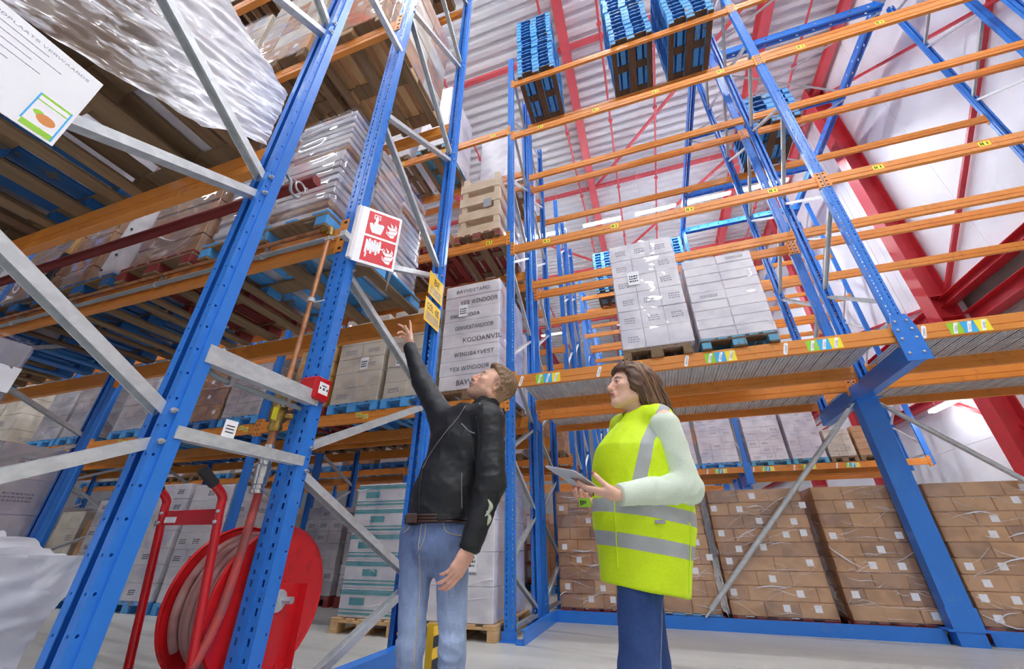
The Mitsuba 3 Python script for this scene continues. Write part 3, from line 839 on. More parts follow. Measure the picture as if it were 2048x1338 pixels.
def load(label, x0, x1, y0, y1, z0, z1, n, m, seed=1, group=None, alt=False, film=True, film_bsdf='stretch_film', stickers=0.0, prints=0.0, jit=0.004, gap=0.004, mats=None, ink='ink_faint', sheet=None, category='wrapped load', lw=0.07, wide=None, nf=14):
    """cartons stacked n = (columns, rows deep, layers) on a pallet and wrapped; only cartons on the outer sides are built"""
    r = random.Random(seed)
    nx, ny, nz = n
    t = thing('wrapped_load', label, category, group)
    hz = (z1 - z0) / nz
    seen_side = 'x+' if (x0 + x1) / 2 < 0.2 else 'x-'
    for k in range(nz):
        xs = splits(x0, x1, nx, alt and k % 2 == 1, r)
        ys = splits(y0, y1, ny, alt and k % 2 == 0, r)
        for i, (a, b) in enumerate(xs):
            for j, (c, d) in enumerate(ys):
                edge = j == 0 or (i == len(xs) - 1 if seen_side == 'x+' else i == 0)
                if not edge:
                    continue
                mm = mats[r.randrange(len(mats))] if mats else m
                sx, sy, sz = b - a - gap, d - c - gap, hz - gap * 0.8
                cx, cy, cz = (a + b) / 2 + r.uniform(-jit, jit), (c + d) / 2 + r.uniform(-jit, jit), z0 + hz * (k + 0.5)
                q = put('carton', carton_ply(sx, sy, sz, mm), t, TR(cx, cy, cz))
                if stickers and j == 0 and r.random() < stickers and sx > lw * 1.3:
                    put('label', flat_ply(lw, lw, 'paper', 'y'), q, TR(cx + r.uniform(-.06, .06), cy - sy / 2 - 0.0005, cz + r.uniform(-0.01, 0.03)))
                if prints and r.random() < prints and j == 0:
                    put('print', print_ply(sx * 0.5, sz * 0.35, ink, 'y', r.randrange(9)), q, TR(cx + r.uniform(-.03, .03), cy - sy / 2 - 0.0005, cz))
                if prints and r.random() < prints * 0.6 and (i == len(xs) - 1 if seen_side == 'x+' else i == 0):
                    put('print', print_ply(sy * 0.4, sz * 0.3, ink, seen_side, r.randrange(9)), q, TR(cx + (sx / 2 + 0.0005) * (1 if seen_side == 'x+' else -1), cy, cz))
    cm = bx(x0 + 0.02, x1 - 0.02, y0 + 0.02, y1 - 0.02, z0, z1 - 0.02)
    part('core', cm, mats[0] if mats else m, t)
    if film:
        k = (round(x1 - x0, 2), round(y1 - y0, 2), round(z1 - z0, 2), seed % 4)
        if k not in _film:
            _film[k] = ply(film_mesh(x1 - x0, y1 - y0, z1 - z0, seed % 4), film_bsdf, True)
        put('stretch_film', _film[k], t, TR(x0, y0, z0 + 0.005))
    if film and nf:
        glint_ridges(t, x0, x1, y0, y1, z0, z1, nf, seed, seen_side)
    if sheet:
        sx, sz = sheet
        s = put('shipping_note', flat_ply(0.15, 0.21, 'paper', 'y'), t, TR(x0 + (x1 - x0) * sx, y0 - 0.022, z0 + (z1 - z0) * sz))
        put('print', print_ply(0.11, 0.12, 'ink', 'y', seed), s, TR(x0 + (x1 - x0) * sx, y0 - 0.0235, z0 + (z1 - z0) * sz))
    return t

R_ = random.Random(11)
# --- the passage bay over the woman: two white loads, stacks of empty pallets
pallet(-0.10, R0 - 0.03, 2.89, 'grey wooden pallet under the taller white load', 'wood_old')
load('taller white wrapped load on the label beam, left of the two', -0.09, 0.75, R0 - 0.03, R0 + 1.15, 3.034, 4.68, (3, 4, 6), 'carton_white', 3, prints=0.75, gap=0.003, sheet=(0.32, 0.63))
pallet(0.81, R0 - 0.03, 2.89, 'teal painted pallet under the lower white load', 'wood_teal', 'wood_dark')
load('lower white wrapped load on the label beam, right of the two', 0.81, 1.62, R0 - 0.03, R0 + 1.15, 3.034, 4.20, (2, 3, 9), 'carton_white', 5, prints=0.12, gap=0.003)
def stack(x0, y0, z, n, where, m, m2, lite=True):
    for k in range(n):
        o = ['bottom', 'second', 'third', 'fourth', 'fifth', 'sixth', 'seventh', 'eighth', 'ninth', 'tenth', 'eleventh', 'twelfth', 'thirteenth', 'fourteenth', 'fifteenth', 'sixteenth'][k]
        pallet(x0, y0, z + PH * k, f'empty {where}, {o} from below', m, m2 if k else 'wood_dark', lite=lite and k > 0, jit=0.012, rnd=R_)
stack(-1.44, R0 - 0.05, 9.745, 16, 'blue pallet of the leftmost high stack', 'wood_blue', 'wood_deep_blue')
stack(0.53, R0 - 0.05, 9.745, 16, 'blue pallet of the middle high stack', 'wood_blue', 'wood_deep_blue')
stack(1.65, R0 - 0.05, 9.745, 16, 'blue pallet of the high stack beside the right upright', 'wood_blue', 'wood_deep_blue')
stack(2.92, S0 - 0.05, 8.02, 6, 'blue pallet of the small stack seen between the right uprights', 'wood_blue', 'wood_deep_blue')
for (x, y, z, n, w) in [(-0.95, 13.55, 9.745, 14, 'turquoise pallet of the far stack left of the tall white load'), (1.75, 13.55, 9.745, 14, 'turquoise pallet of the far stack right of the tall white load'), (-0.55, 17.95, 8.02, 8, 'turquoise pallet of the far lower stack by the white load')]:
    stack(x, y, z, n, w, 'wood_teal', 'wood_blue')

# --- far row beyond the passage, seen under the decks
for i, (x0, x1, h, m, l, pm) in enumerate([(0.45, 1.42, 1.75, 'carton_white', 'far white load under the decks, just right of the vest', 'wood_blue'), (1.52, 2.58, 1.75, 'carton_white', 'far white load under the decks, left of the far blue upright', 'wood_blue'), (2.86, 3.86, 1.75, 'carton_white', 'far white load under the decks, right of the far blue upright', 'wood_teal'), (3.94, 4.80, 1.75, 'carton_white', 'far white load under the decks, crossed by the slanting tube', 'wood_teal'), (4.86, 5.5, 0.75, 'carton_cream', 'far low cream load beside the slanting tube', 'wood_old'), (5.55, 6.45, 0.8, 'carton_brown', 'far low brown load left of the thick blue post', 'wood_old')]):
    pallet(x0, 13.57, RR[0], f'{pm.split("_")[1]} pallet under the {l}'[:95], pm, w=x1 - x0, lite=True)
    load(l, x0 + 0.01, x1 - 0.01, 13.58, 14.7, RR[0] + PH, RR[0] + PH + h, (3, 2, 9 if h > 1 else 5), m, 150 + i, prints=0.3, gap=0.004)
# --- brown cartons behind the floor rail
BR = dict(m='carton_brown', mats=['carton_brown', 'carton_brown', 'carton_brown_dark'], alt=True, stickers=0.42, gap=0.005, jit=0.006, nf=60)
for i, (x0, x1, pm, l, pl, n) in enumerate([(-1.37, -0.53, 'wood_red', 'brown carton stack left of the woman', 'dark red pallet under the brown stack left of the woman', (3, 4, 9)),
                                        (-0.40, 0.55, 'wood_blue', 'brown carton stack directly behind the legs of the woman', 'blue pallet under the brown stack behind the woman', (3, 4, 8)),
                                        (0.66, 1.72, 'wood_red', 'brown carton stack crossed by the slanting grey tube', 'dark red pallet under the brown stack crossed by the tube', (3, 4, 9)),
                                        (1.84, 2.78, 'wood_red', 'brown carton stack half hidden by the thick blue post', 'dark red pallet behind the foot of the thick blue post', (3, 4, 9)),
                                        (2.95, 4.00, 'wood_red', 'brown carton stack just right of the thick blue post', 'dark red pallet of the stack right of the post', (3, 4, 9)),
                                        (4.12, 5.15, 'wood_red', 'brown carton stack at the right picture edge', 'dark red pallet at the right picture edge', (3, 4, 9))]):
    pallet(x0, 6.1, 0, pl, pm, 'wood_red' if pm == 'wood_red' else 'wood_deep_blue', w=x1 - x0, d=1.15)
    load(l, x0, x1, 6.1, 7.22, 0.146, [1.56, 1.50, 1.5, 1.5, 1.5, 1.52][i], n, seed=20 + i, **BR)

# --- across the aisle, left part: loads on the lowest level
def onp(x0, x1, z, h, n, m, l, pl, pm='wood_blue', pm2=None, y0=R0 - 0.03, lite=True, seed=1, **kw):
    pallet(x0, y0, z, pl, pm, pm2, w=x1 - x0, d=PD, lite=lite)
    return load(l, x0 + 0.01, x1 - 0.01, y0 + 0.01, y0 + PD - 0.02, z + PH + 0.002, z + PH + h, n, m, seed=seed, **kw)
Z1 = LR[0]
word = onp(-2.70, -1.76, Z1, 1.78, (1, 2, 8), 'carton_white', 'tall white load printed with rows of dark capitals, behind the head of the man', 'pallet under the white load with printed capitals', 'wood_old', sheet=(0.36, 0.72), seed=6)
txt = ['BAYVESTAND', 'YES WINDOOR', 'WINDBAYVEST', 'KOODANVIL', 'OINVESTANDOOR', 'SNOB KODA', 'YES WINDOOR', 'BAYVESTAND']
for k, w in enumerate(txt):
    h = 1.776 / 8
    tm = meshkit.text_mesh(w, 0.062 if k % 3 else 0.075, 0.001)
    s = min(1.0, 0.62 / tm.extents[0])
    tm.apply_scale([s, 1, 1])
    v = tm.vertices
    off = [0.28, 0.16, 0.22, 0.34, 0.2, 0.1, 0.26, 0.18][k]
    part('printed_word', trimesh.Trimesh(np.c_[-2.69 + off + v[:, 0], R0 - 0.0215 - v[:, 2], Z1 + PH + h * k + 0.07 + v[:, 1]], tm.faces[:, ::-1], process=False), 'ink', word)
onp(-3.62, -2.80, Z1, 1.5, (2, 3, 6), 'carton_cream', 'cream wrapped load left of the raised arm, nearer the printed load', 'blue pallet under the cream load nearer the printed load', seed=8, prints=0.3, sheet=(0.3, 0.4))
onp(-4.58, -3.70, Z1, 1.5, (2, 3, 6), 'carton_cream', 'cream wrapped load with white note right of the second blue post', 'blue pallet under the cream load with white note', seed=9, prints=0.35, sheet=(0.62, 0.42))
onp(-5.42, -4.68, Z1, 1.3, (2, 3, 5), 'carton_yellow', 'yellow brown carton stack beside the cream load', 'brown pallet under the yellow brown cartons', 'wood_red', seed=10, sheet=(0.85, 0.5))
onp(-6.86, -6.02, Z1, 0.95, (3, 3, 4), 'carton_grey', 'pale grey wrapped load on blue pallet behind the copper pipe', 'blue pallet under the pale grey load behind the copper pipe', seed=11, prints=0.4)
onp(-7.80, -6.95, Z1, 1.15, (3, 3, 4), 'carton_brown_dark', 'dim brown wrapped load with white labels near the brass valve', 'blue pallet under the dim brown load', 'wood_deep_blue', seed=12, stickers=0.7)
onp(-8.75, -7.90, Z1, 0.9, (3, 3, 4), 'carton_grey', 'pale load on turquoise pallet behind the nearest post', 'turquoise pallet behind the nearest post', 'wood_teal', seed=13, prints=0.3)
onp(-9.70, -8.85, Z1, 1.25, (2, 3, 5), 'carton_grey', 'grey wrapped load left of the nearest post, first of three', 'blue pallet under the first grey load left of the nearest post', seed=14, prints=0.2)
onp(-11.3, -10.45, Z1, 1.25, (2, 3, 5), 'carton_grey', 'grey wrapped load left of the nearest post, second of three', 'blue pallet under the second grey load', seed=15, prints=0.2)
onp(-12.3, -11.4, Z1, 1.25, (2, 3, 5), 'carton_grey', 'grey wrapped load left of the nearest post, third of three', 'blue pallet under the third grey load', seed=16, prints=0.2)
# second level, third level of the same part
Z2, Z3 = LR[1], LR[2]
pallet(-2.62, R0 - 0.06, Z2, 'dark red pallet under the wrapped timber trays', 'wood_red', 'wood_old', w=0.84)
t = thing('wrapped_load', 'four stacked pale timber trays wrapped in film on a dark red pallet', 'wrapped load')
for k in range(4):
    z = Z2 + PH + 0.36 * k
    for (a, b, c, d, e, f) in [(-2.58, -1.80, R0 - 0.03, R0 + 0.0, 0.0, 0.2), (-2.58, -1.80, R0 + 1.08, R0 + 1.11, 0.0, 0.2), (-2.58, -2.55, R0, R0 + 1.08, 0, 0.2), (-1.83, -1.80, R0, R0 + 1.08, 0, 0.2)]:
        part('tray_board', bx(a, b, c, d, z + e, z + f), 'wood_pale', t)
    for x in (-2.54, -1.92):
        part('tray_block', bx(x, x + 0.1, R0 - 0.01, R0 + 0.1, z + 0.2, z + 0.36), 'wood_pale', t)
    part('tray_floor', bx(-2.56, -1.82, R0, R0 + 1.08, z + 0.02, z + 0.05), 'wood_pale', t)
part('stretch_film', placed(trimesh.Trimesh(*[np.asarray(q) for q in meshkit.arrays(film_mesh(0.8, 1.16, 1.45, 3, 0.012))[:2]], process=False), (-2.59, R0 - 0.04, Z2 + PH)), 'stretch_film', t, True)
part('shipping_note', bx(-2.1, -1.95, R0 - 0.062, R0 - 0.06, Z2 + 0.7, Z2 + 0.9), 'paper_grey', t)
for i, (x0, x1, m, pm) in enumerate([(-3.6, -2.75, 'carton_brown', 'wood_red'), (-4.6, -3.75, 'carton_white', 'wood_old'), (-5.7, -4.85, 'carton_white', 'wood_old'), (-7.0, -6.1, 'carton_grey', 'wood_blue'), (-8.1, -7.2, 'carton_white', 'wood_blue'), (-9.2, -8.3, 'carton_brown', 'wood_old')]):
    onp(x0, x1, Z2, [0.25, 1.4, 1.5, 1.6, 1.6, 1.2][i], (2, 3, [1, 5, 6, 6, 6, 5][i]), m, f'{["low brown", "white", "tall white", "grey", "white banded", "brown"][i]} load on the second level behind the frames, {["beside the timber trays", "two places left of the trays", "three places left of the trays", "four places left", "five places left", "six places left"][i]}', f'pallet on the second level behind the frames, place {["one", "two", "three", "four", "five", "six"][i]} left of the trays', pm, lite=False if i < 2 else True, seed=30 + i)
onp(-3.74, -3.04, Z3, 2.05, (1, 1, 1), 'carton_white', 'tall plain white load on the third level between the posts', 'teal pallet under the tall plain white load', 'wood_teal', 'wood_old', lite=False, seed=40, film=False)
onp(-2.9, -1.78, Z3, 1.75, (1, 1, 1), 'carton_white', 'plain white load on the third level of the rearward row beside the tall upright', 'pallet on the third level of the rearward row beside the tall upright', 'wood_old', lite=False, seed=41, film=False, y0=S0)
onp(-4.9, -3.95, Z3, 1.5, (2, 2, 4), 'carton_white', 'white load on the third level just left of the tall plain one', 'pallet just left of the tall plain white load', 'wood_old', lite=False, seed=43)
for i, (x0, x1, z, h, m) in enumerate([(-2.75, -1.8, Z2, 1.5, 'carton_white'), (-3.75, -2.85, Z2, 1.4, 'carton_grey'), (-4.8, -3.9, Z2, 1.6, 'carton_white'), (-5.8, -4.95, Z2, 1.3, 'carton_brown'), (-2.75, -1.8, Z1, 1.5, 'carton_white'), (-3.75, -2.85, Z1, 1.3, 'carton_brown'), (-4.8, -3.9, Z1, 1.4, 'carton_grey'), (-5.8, -4.95, Z1, 1.3, 'carton_white')]):
    w = ['one', 'two', 'three', 'four'][i % 4]
    onp(x0, x1, z, h, (2, 2, 4), m, f'load of the back-to-back row on the {"second" if i < 4 else "lowest"} level, place {w} from the middle frames', f'pallet of the back-to-back row on the {"second" if i < 4 else "lowest"} level, place {w}', 'wood_old', y0=S0 - 0.03, seed=140 + i)
onp(-5.85, -5.0, Z3, 1.3, (2, 2, 4), 'carton_white', 'white load on the third level left of the tall plain one', 'pallet on the third level left of the tall white load', 'wood_old', seed=42)
# ground level across the aisle
pallet(-2.72, R0 - 0.1, 0, 'raw wooden pallet on the floor behind the legs of the man', 'wood_raw', w=1.0, lite=False)
load('tall white carton stack on raw pallet behind the legs of the man', -2.66, -1.76, R0 - 0.08, R0 + 1.05, 0.146, 1.78, (1, 2, 5), 'carton_white', 50, sheet=(0.7, 0.35), prints=0.25)
pallet(-3.68, R0 - 0.2, 0, 'raw wooden pallet under the white and teal striped stack', 'wood_raw', w=0.84, lite=False)
t = load('white stack with teal print stripes left of the jeans', -3.64, -2.9, R0 - 0.16, R0 + 0.95, 0.146, 1.56, (1, 2, 5), 'carton_white', 51)
for k in range(5):
    z = 0.146 + 0.283 * k
    for dz, h in ((0.03, 0.02), (0.07, 0.012), (0.22, 0.03), (0.255, 0.012)):
        part('teal_stripe', bx(-3.63, -2.91, R0 - 0.1645, R0 - 0.1632, z + dz, z + dz + h), 'teal_print', t)
    part('teal_block', bx(-3.5 + 0.12 * (k % 2), -3.3 + 0.12 * (k % 2), R0 - 0.165, R0 - 0.1632, z + 0.12, z + 0.19), 'teal_print', t)
gl = [(-5.0, -4.05, 1.05, 'carton_grey', 'grey carton stack behind the red reel', 'wood_red', S0), (-6.9, -6.05, 1.55, 'carton_white', 'white printed carton stack behind the hose, right part', 'wood_blue', R0), (-7.9, -7.0, 1.6, 'carton_white', 'white printed carton stack behind the red hand truck', 'wood_blue', R0), (-9.1, -8.2, 1.4, 'carton_grey', 'shaded white carton stack left of the hand truck', 'wood_deep_blue', R0), (-4.05, -3.2, 1.3, 'carton_brown', 'brown carton stack in the back-to-back row behind the teal stack', 'wood_raw', S0), (-5.9, -5.1, 1.3, 'carton_grey', 'grey stack in the back-to-back row behind the reel', 'wood_red', S0)]
for i, (x0, x1, h, m, l, pm, y) in enumerate(gl):
    onp(x0, x1, 0, h, (3, 3, 7), m, l, f'{pm.split("_")[1]} pallet under the {l}'[:90], pm, y0=y, seed=60 + i, prints=0.5, ink='ink')
t = onp(-3.1, -2.3, 0, 1.35, (1, 2, 4), 'carton_brown', 'brown stack with red bands seen through the middle frame', 'dark pallet under the red banded stack', 'wood_dark', y0=9.5, seed=70, stickers=0.9, lw=0.2)
for k in range(4):
    part('red_band', bx(-3.095, -2.305, 9.5 + 0.004, 9.5 + 0.006, 0.16 + 0.3375 * k, 0.2 + 0.3375 * k), 'red_print', t)
    part('red_band', bx(-2.3065, -2.304, 9.51, 10.6, 0.16 + 0.3375 * k, 0.2 + 0.3375 * k), 'red_print', t)

# --- filling of the rows further back on the left, and of the outer bays
num = ['one', 'two', 'three', 'four', 'five', 'six', 'seven', 'eight', 'nine', 'ten', 'eleven', 'twelve', 'thirteen', 'fourteen', 'fifteen', 'sixteen', 'seventeen']
rf = random.Random(77)
for (y, rn, lo, hi) in ((9.12, 'third', 0, 17), (R0 - 0.03, 'aisle', 11, 17), (S0 - 0.03, 'rearward', 4, 17)):
    for (z, zn) in ((0.0, 'on the floor'), (Z1, 'on the lowest level')):
        for j in range(lo, hi):
            x1 = -1.80 - 1.03 * j - (0.12 if j % 4 == 3 else 0)
            if rn == 'aisle' and z == 0.0 and j < 9 or rn == 'rearward' and z == 0.0 and j < 4:
                continue
            m = rf.choice(['carton_white', 'carton_grey', 'carton_brown', 'carton_brown_dark', 'carton_cream'])
            onp(x1 - 0.86, x1, z, rf.uniform(0.9, 1.6), (2, 2, 4), m, f'{m.split("_")[1]} load {zn} in the {rn} row, place {num[j]} from the middle frames', f'pallet {zn} in the {rn} row, place {num[j]} from the middle frames', rf.choice(['wood_blue', 'wood_deep_blue', 'wood_old']), y0=y, seed=200 + j, film=False, nf=0, prints=0.25)
# --- row with the fire sign (B): grey striped stack and its neighbours
Y0 = B0 - 0.06
for i, (x0, x1, pm, pm2, pl) in enumerate([(-2.98, -1.80, 'wood_blue', 'wood_old', 'bright blue pallet under the grey layered stack'), (-3.92, -3.08, 'wood_red', 'wood_old', 'dark red pallet behind the nearest post, one place left of the layered stack'), (-4.86, -4.02, 'wood_deep_blue', 'wood_old', 'blue pallet with paint flaking, under the white sack'), (-5.78, -4.96, 'wood_deep_blue', 'wood_dark', 'dark blue pallet left of the white sack')]):
    pallet(x0, Y0, LB[0], pl, pm, pm2, w=x1 - x0)
t = load('grey brown stack of many thin film wrapped layers on bright blue pallet', -2.96, -1.84, Y0 + 0.02, Y0 + 1.16, LB[0] + PH, 4.05, (2, 3, 17), 'film_grey', 80, gap=0.016, jit=0.012, mats=['film_grey', 'carton_grey', 'carton_brown_dark'])
load('dark brown wrapped load behind the nearest post', -3.9, -3.1, Y0 + 0.02, Y0 + 1.16, LB[0] + PH, 3.85, (1, 2, 5), 'carton_brown_dark', 81, gap=0.01)
load('brown wrapped load in shade left of the white sack', -5.76, -4.98, Y0 + 0.02, Y0 + 1.16, LB[0] + PH, 3.8, (1, 2, 4), 'carton_brown_dark', 83, gap=0.01)
t = thing('wrapped_load', 'long white sack with small dark dots on a flaking blue pallet', 'wrapped load')
sk = cbox(0.36, 1.1, 1.0, 0.1).subdivide().subdivide()
part('sack', placed(trimesh.Trimesh(sk.vertices + 0.012 * (meshkit.noise(sk.vertices * 9)[:, None] - .5), sk.faces), (-4.24, Y0 + 0.58, LB[0] + PH + 0.5)), 'carton_white', t, 60)
for k in range(6):
    part('dot', cyl((-4.3 + 0.09 * (k % 2), Y0 + 0.022, LB[0] + 0.25 + 0.15 * k), (-4.3 + 0.09 * (k % 2), Y0 + 0.034, LB[0] + 0.25 + 0.15 * k), 0.012, 8), 'ink', t)
load('brown wrapped load right behind the white sack', -4.84, -4.46, Y0 + 0.02, Y0 + 1.16, LB[0] + PH, 3.7, (1, 2, 4), 'carton_brown_dark', 82, gap=0.01)
t = thing('film_roll', 'dark and green rolled film standing on the blue pallet left of the white sack', 'roll')
part('roll', cyl((-5.16, Y0 + 0.03, LB[0] + PH), (-5.06, Y0 + 0.03, LB[0] + 0.62), 0.045, 14), 'rubber', t, 40)
part('green_core', cyl((-5.06, Y0 + 0.03, LB[0] + 0.62), (-5.0, Y0 + 0.03, LB[0] + 1.0), 0.03, 12), 'carton_yellow', t, 40)
for i in range(4):
    x = LX[1] - 0.95 - 0.98 * i
    onp(x, x + 0.86, LB[0], 1.2, (2, 3, 4), 'carton_grey', f'shaded load in the second bay of the fire sign row, place {["one", "two", "three", "four"][i]}', f'shaded pallet in the second bay of the fire sign row, place {["one", "two", "three", "four"][i]}', ['wood_deep_blue', 'wood_old'][i % 2], y0=Y0, lite=False, seed=90 + i)
# row B, second level: pink brown cartons
Zb = LB[1]
for i, (x0, x1, pm) in enumerate([(-2.75, -1.85, 'wood_raw'), (-3.75, -2.85, 'wood_old'), (-4.75, -3.85, 'wood_old'), (-5.75, -4.85, 'wood_dark')]):
    w = ['first', 'second', 'third', 'fourth'][i]
    onp(x0, x1, Zb, [1.7, 1.6, 1.5, 1.5][i], (3, 3, 5), 'carton_brown', f'pinkish brown carton load on the second level over the layered stack, {w} from the end', f'pallet under the {w} pinkish carton load from the end', pm, 'wood_old', y0=Y0, lite=False, seed=100 + i, stickers=0.3, mats=['carton_brown', 'carton_cream'])
    onp(x0, x1, LB[2], 1.4, (2, 3, 5), 'carton_cream', f'cream load on the third level of the fire sign row, {w} from the end', f'third level pallet of the fire sign row, {w} from the end', 'wood_dark', 'wood_old', y0=Y0, lite=False, seed=104 + i)

# --- nearest row (A): film wrapped load, timber undersides
for i, (x0, x1, pm, pm2) in enumerate([(-2.86, -1.84, 'wood_old', 'wood_old'), (-3.75, -2.94, 'wood_deep_blue', 'wood_old'), (-4.7, -3.85, 'wood_old', 'wood_dark'), (-5.7, -4.85, 'wood_deep_blue', 'wood_dark')]):
    w = ['brown pallet underside overhead behind the paper notice', 'blue pallet underside overhead left of the brown one', 'third pallet overhead in the nearest row', 'fourth pallet overhead in the nearest row'][i]
    pallet(x0, A0 - 0.06, LA[0], w, pm, pm2, w=x1 - x0)
    if i:
        load(f'wrapped load in the nearest row, place {["", "two", "three", "four"][i]} from the end', x0 + .02, x1 - .02, A0 - 0.04, A1 + 0.02, LA[0] + PH, 3.9, (2, 2, 3), 'carton_grey', 110 + i)
t = thing('wrapped_load', 'glossy film wrapped white load overhead at upper left, above the paper notice', 'wrapped load')
def quad_grid(c00, c10, c11, c01, n, m, seed, amp):
    u, w = np.meshgrid(np.linspace(0, 1, n), np.linspace(0, 1, m), indexing='ij')
    c = [np.array(q, float) for q in (c00, c10, c11, c01)]
    P = (c[0] * ((1 - u) * (1 - w))[..., None] + c[1] * (u * (1 - w))[..., None] + c[2] * (u * w)[..., None] + c[3] * ((1 - u) * w)[..., None])
    nn = np.cross(c[1] - c[0], c[3] - c[0])
    nn /= np.linalg.norm(nn)
    q = np.stack([u * 5 + w * 2.2, w * 26 - u * 9, u * 0 + seed], -1)
    d = amp * (meshkit.noise(q, seed) + meshkit.noise(q * [1.7, 0.4, 1] + 3, seed + 1) - 1) * np.minimum(1, 8 * np.minimum(w, 1 - w) + 0.3)
    P = P + nn * d[..., None]
    i, j = np.meshgrid(np.arange(n - 1), np.arange(m - 1), indexing='ij')
    a = i * m + j
    return (P.reshape(-1, 3), np.stack([a, a + m, a + m + 1, a + 1], -1).reshape(-1, 4))
def curtain(x, ys, zlo, zhi, n, m, seed, amp):
    u = np.linspace(ys[0][0], ys[-1][0], n)
    lo = np.interp(u, [q[0] for q in ys], [q[1] for q in ys])
    hi = np.interp(u, [q[0] for q in zhi], [q[1] for q in zhi])
    lo = lo + 0.012 * (meshkit.noise(np.c_[u * 16, u * 0, u * 0], seed) - 0.5)
    w = np.linspace(0, 1, m)
    Y = np.broadcast_to(u[:, None], (n, m))
    Z = lo[:, None] + (hi - lo)[:, None] * w[None]
    q = np.stack([Y * 6 + Z * 2.5, Z * 34 - Y * 15, Y * 0], -1)
    d = amp * (meshkit.noise(q, seed) + meshkit.noise(q * [2.2, 0.7, 1] + 3, seed + 1) + 0.5 * meshkit.noise(q * [3, 2.6, 1], seed + 2) - 1.2)
    P = np.stack([x + d - 0.10 * (1 - w)[None] * (Y > 2), Y, Z], -1)
    i, j = np.meshgrid(np.arange(n - 1), np.arange(m - 1), indexing='ij')
    a = i * m + j
    return (P.reshape(-1, 3), np.stack([a, a + m, a + m + 1, a + 1], -1).reshape(-1, 4))
part('stretch_film', curtain(-1.80, [(-0.2, 2.41), (0.08, 2.466), (0.25, 2.50), (0.42, 2.567), (0.66, 2.66), (0.80, 2.80), (0.945, 2.88)], None, [(-0.2, 3.72), (0.483, 3.50), (0.957, 3.36)], 110, 90, 4, 0.016), 'film_clear', t, True)
part('body', placed(cbox(0.86, 1.02, 0.36, 0.04), (-2.27, 0.44, LA[0] + PH + 0.19)), 'carton_white', t)
part('band_strap', cyl((-1.83, 0.90, 2.99), (-1.83, 0.955, 2.86), 0.004, 6), 'paper_grey', t)
# ---------------------------------------------------------------- fire hose reel, hand truck, valve, pipes
AX = trimesh.transformations.rotation_matrix(PI / 2, (0, 1, 0))
RY, RZc, RR_ = 1.71, 0.65, 0.31
def ring_x(prof, n=64):
    """lathe profile (r, x) around the reel axle (parallel to x)"""
    m = lathe([(r, x) for r, x in prof], n)
    v = m.vertices
    return trimesh.Trimesh(np.c_[v[:, 2], RY + v[:, 0], RZc + v[:, 1]], m.faces, process=False)
t = thing('hose_reel', 'round red fire hose reel with coiled hose behind the second blue post', 'hose reel')
for x, l in ((-1.745, None), (-2.0, None)):
    part('disc', ring_x([(0.0, x), (0.295, x), (0.306, x + 0.008), (0.31, x + 0.0), (0.31, x - 0.006), (0.295, x - 0.008), (0.0, x - 0.006)]), 'red_sheet', t, 35)
part('drum', ring_x([(0.0, -1.99), (0.12, -1.99), (0.12, -1.76), (0.0, -1.76)]), 'red_sheet', t, 35)
rc = np.random.RandomState(4)
hose = []
for lay, (rad, mname) in enumerate([(0.145, 'hose_red'), (0.185, 'hose_pale'), (0.225, 'hose_red'), (0.262, 'hose_pale')]):
    pts = []
    xs = np.linspace(-1.965, -1.785, 6)
    if lay % 2:
        xs = xs[::-1]
    th = np.linspace(0, 2 * PI * 4.6, 280)
    x = np.interp(th, np.linspace(0, 2 * PI * 4.6, 6), xs)
    r = rad + 0.008 * np.sin(th * 0.37 + lay)
    part('hose_coil', tube(np.c_[x, RY + r * np.cos(th), RZc + r * np.sin(th)], 0.0185, 10), mname, t, True)
part('hose_lead', tube(bez([(-1.76, 1.50, 1.10), (-1.745, 1.485, 1.0), (-1.725, 1.465, 0.82), (-1.71, 1.435, 0.62), (-1.715, 1.39, 0.47), (-1.76, 1.37, 0.38), (-1.83, 1.42, 0.36), (-1.86, 1.50, 0.44)], 14), 0.0185, 12), 'hose_red', t, True)
part('axle', cyl((-1.74, RY, RZc), (-1.70, RY, RZc), 0.045, 24), 'galvanised', t, 40)
part('axle_nut', cyl((-1.70, RY + 0.03, RZc), (-1.655, RY + 0.03, RZc), 0.016, 6), 'bolt_steel', t)
arm = flat(Polygon([(-0.03, 0.07), (0.085, 0.06), (0.085, -0.26), (-0.03, -0.34), (-0.09, -0.34), (-0.06, -0.02)]).difference(Point(0.0, 0.0).buffer(0.02)), 0.006)
part('bracket_arm', onto(arm, (-1.71, RY + 0.03, RZc), (0, 1, 0), (0, 0, 1)), 'red_sheet', t)
part('bracket_flange', bx(-1.71, -1.66, RY + 0.115, RY + 0.121, RZc - 0.27, RZc + 0.06), 'red_sheet', t)
part('bracket_foot', bx(-1.9, -1.70, RY + 0.06, RY + 0.13, 0.0, RZc - 0.24), 'red_sheet', t)
part('clamp_bar', bx(-1.69, -1.665, 1.62, 1.86, 0.365, 0.385), 'galvanised', t)
part('bracket_bolt', cyl((-1.70, 1.80, 0.335), (-1.67, 1.80, 0.335), 0.011, 6), 'bolt_steel', t)

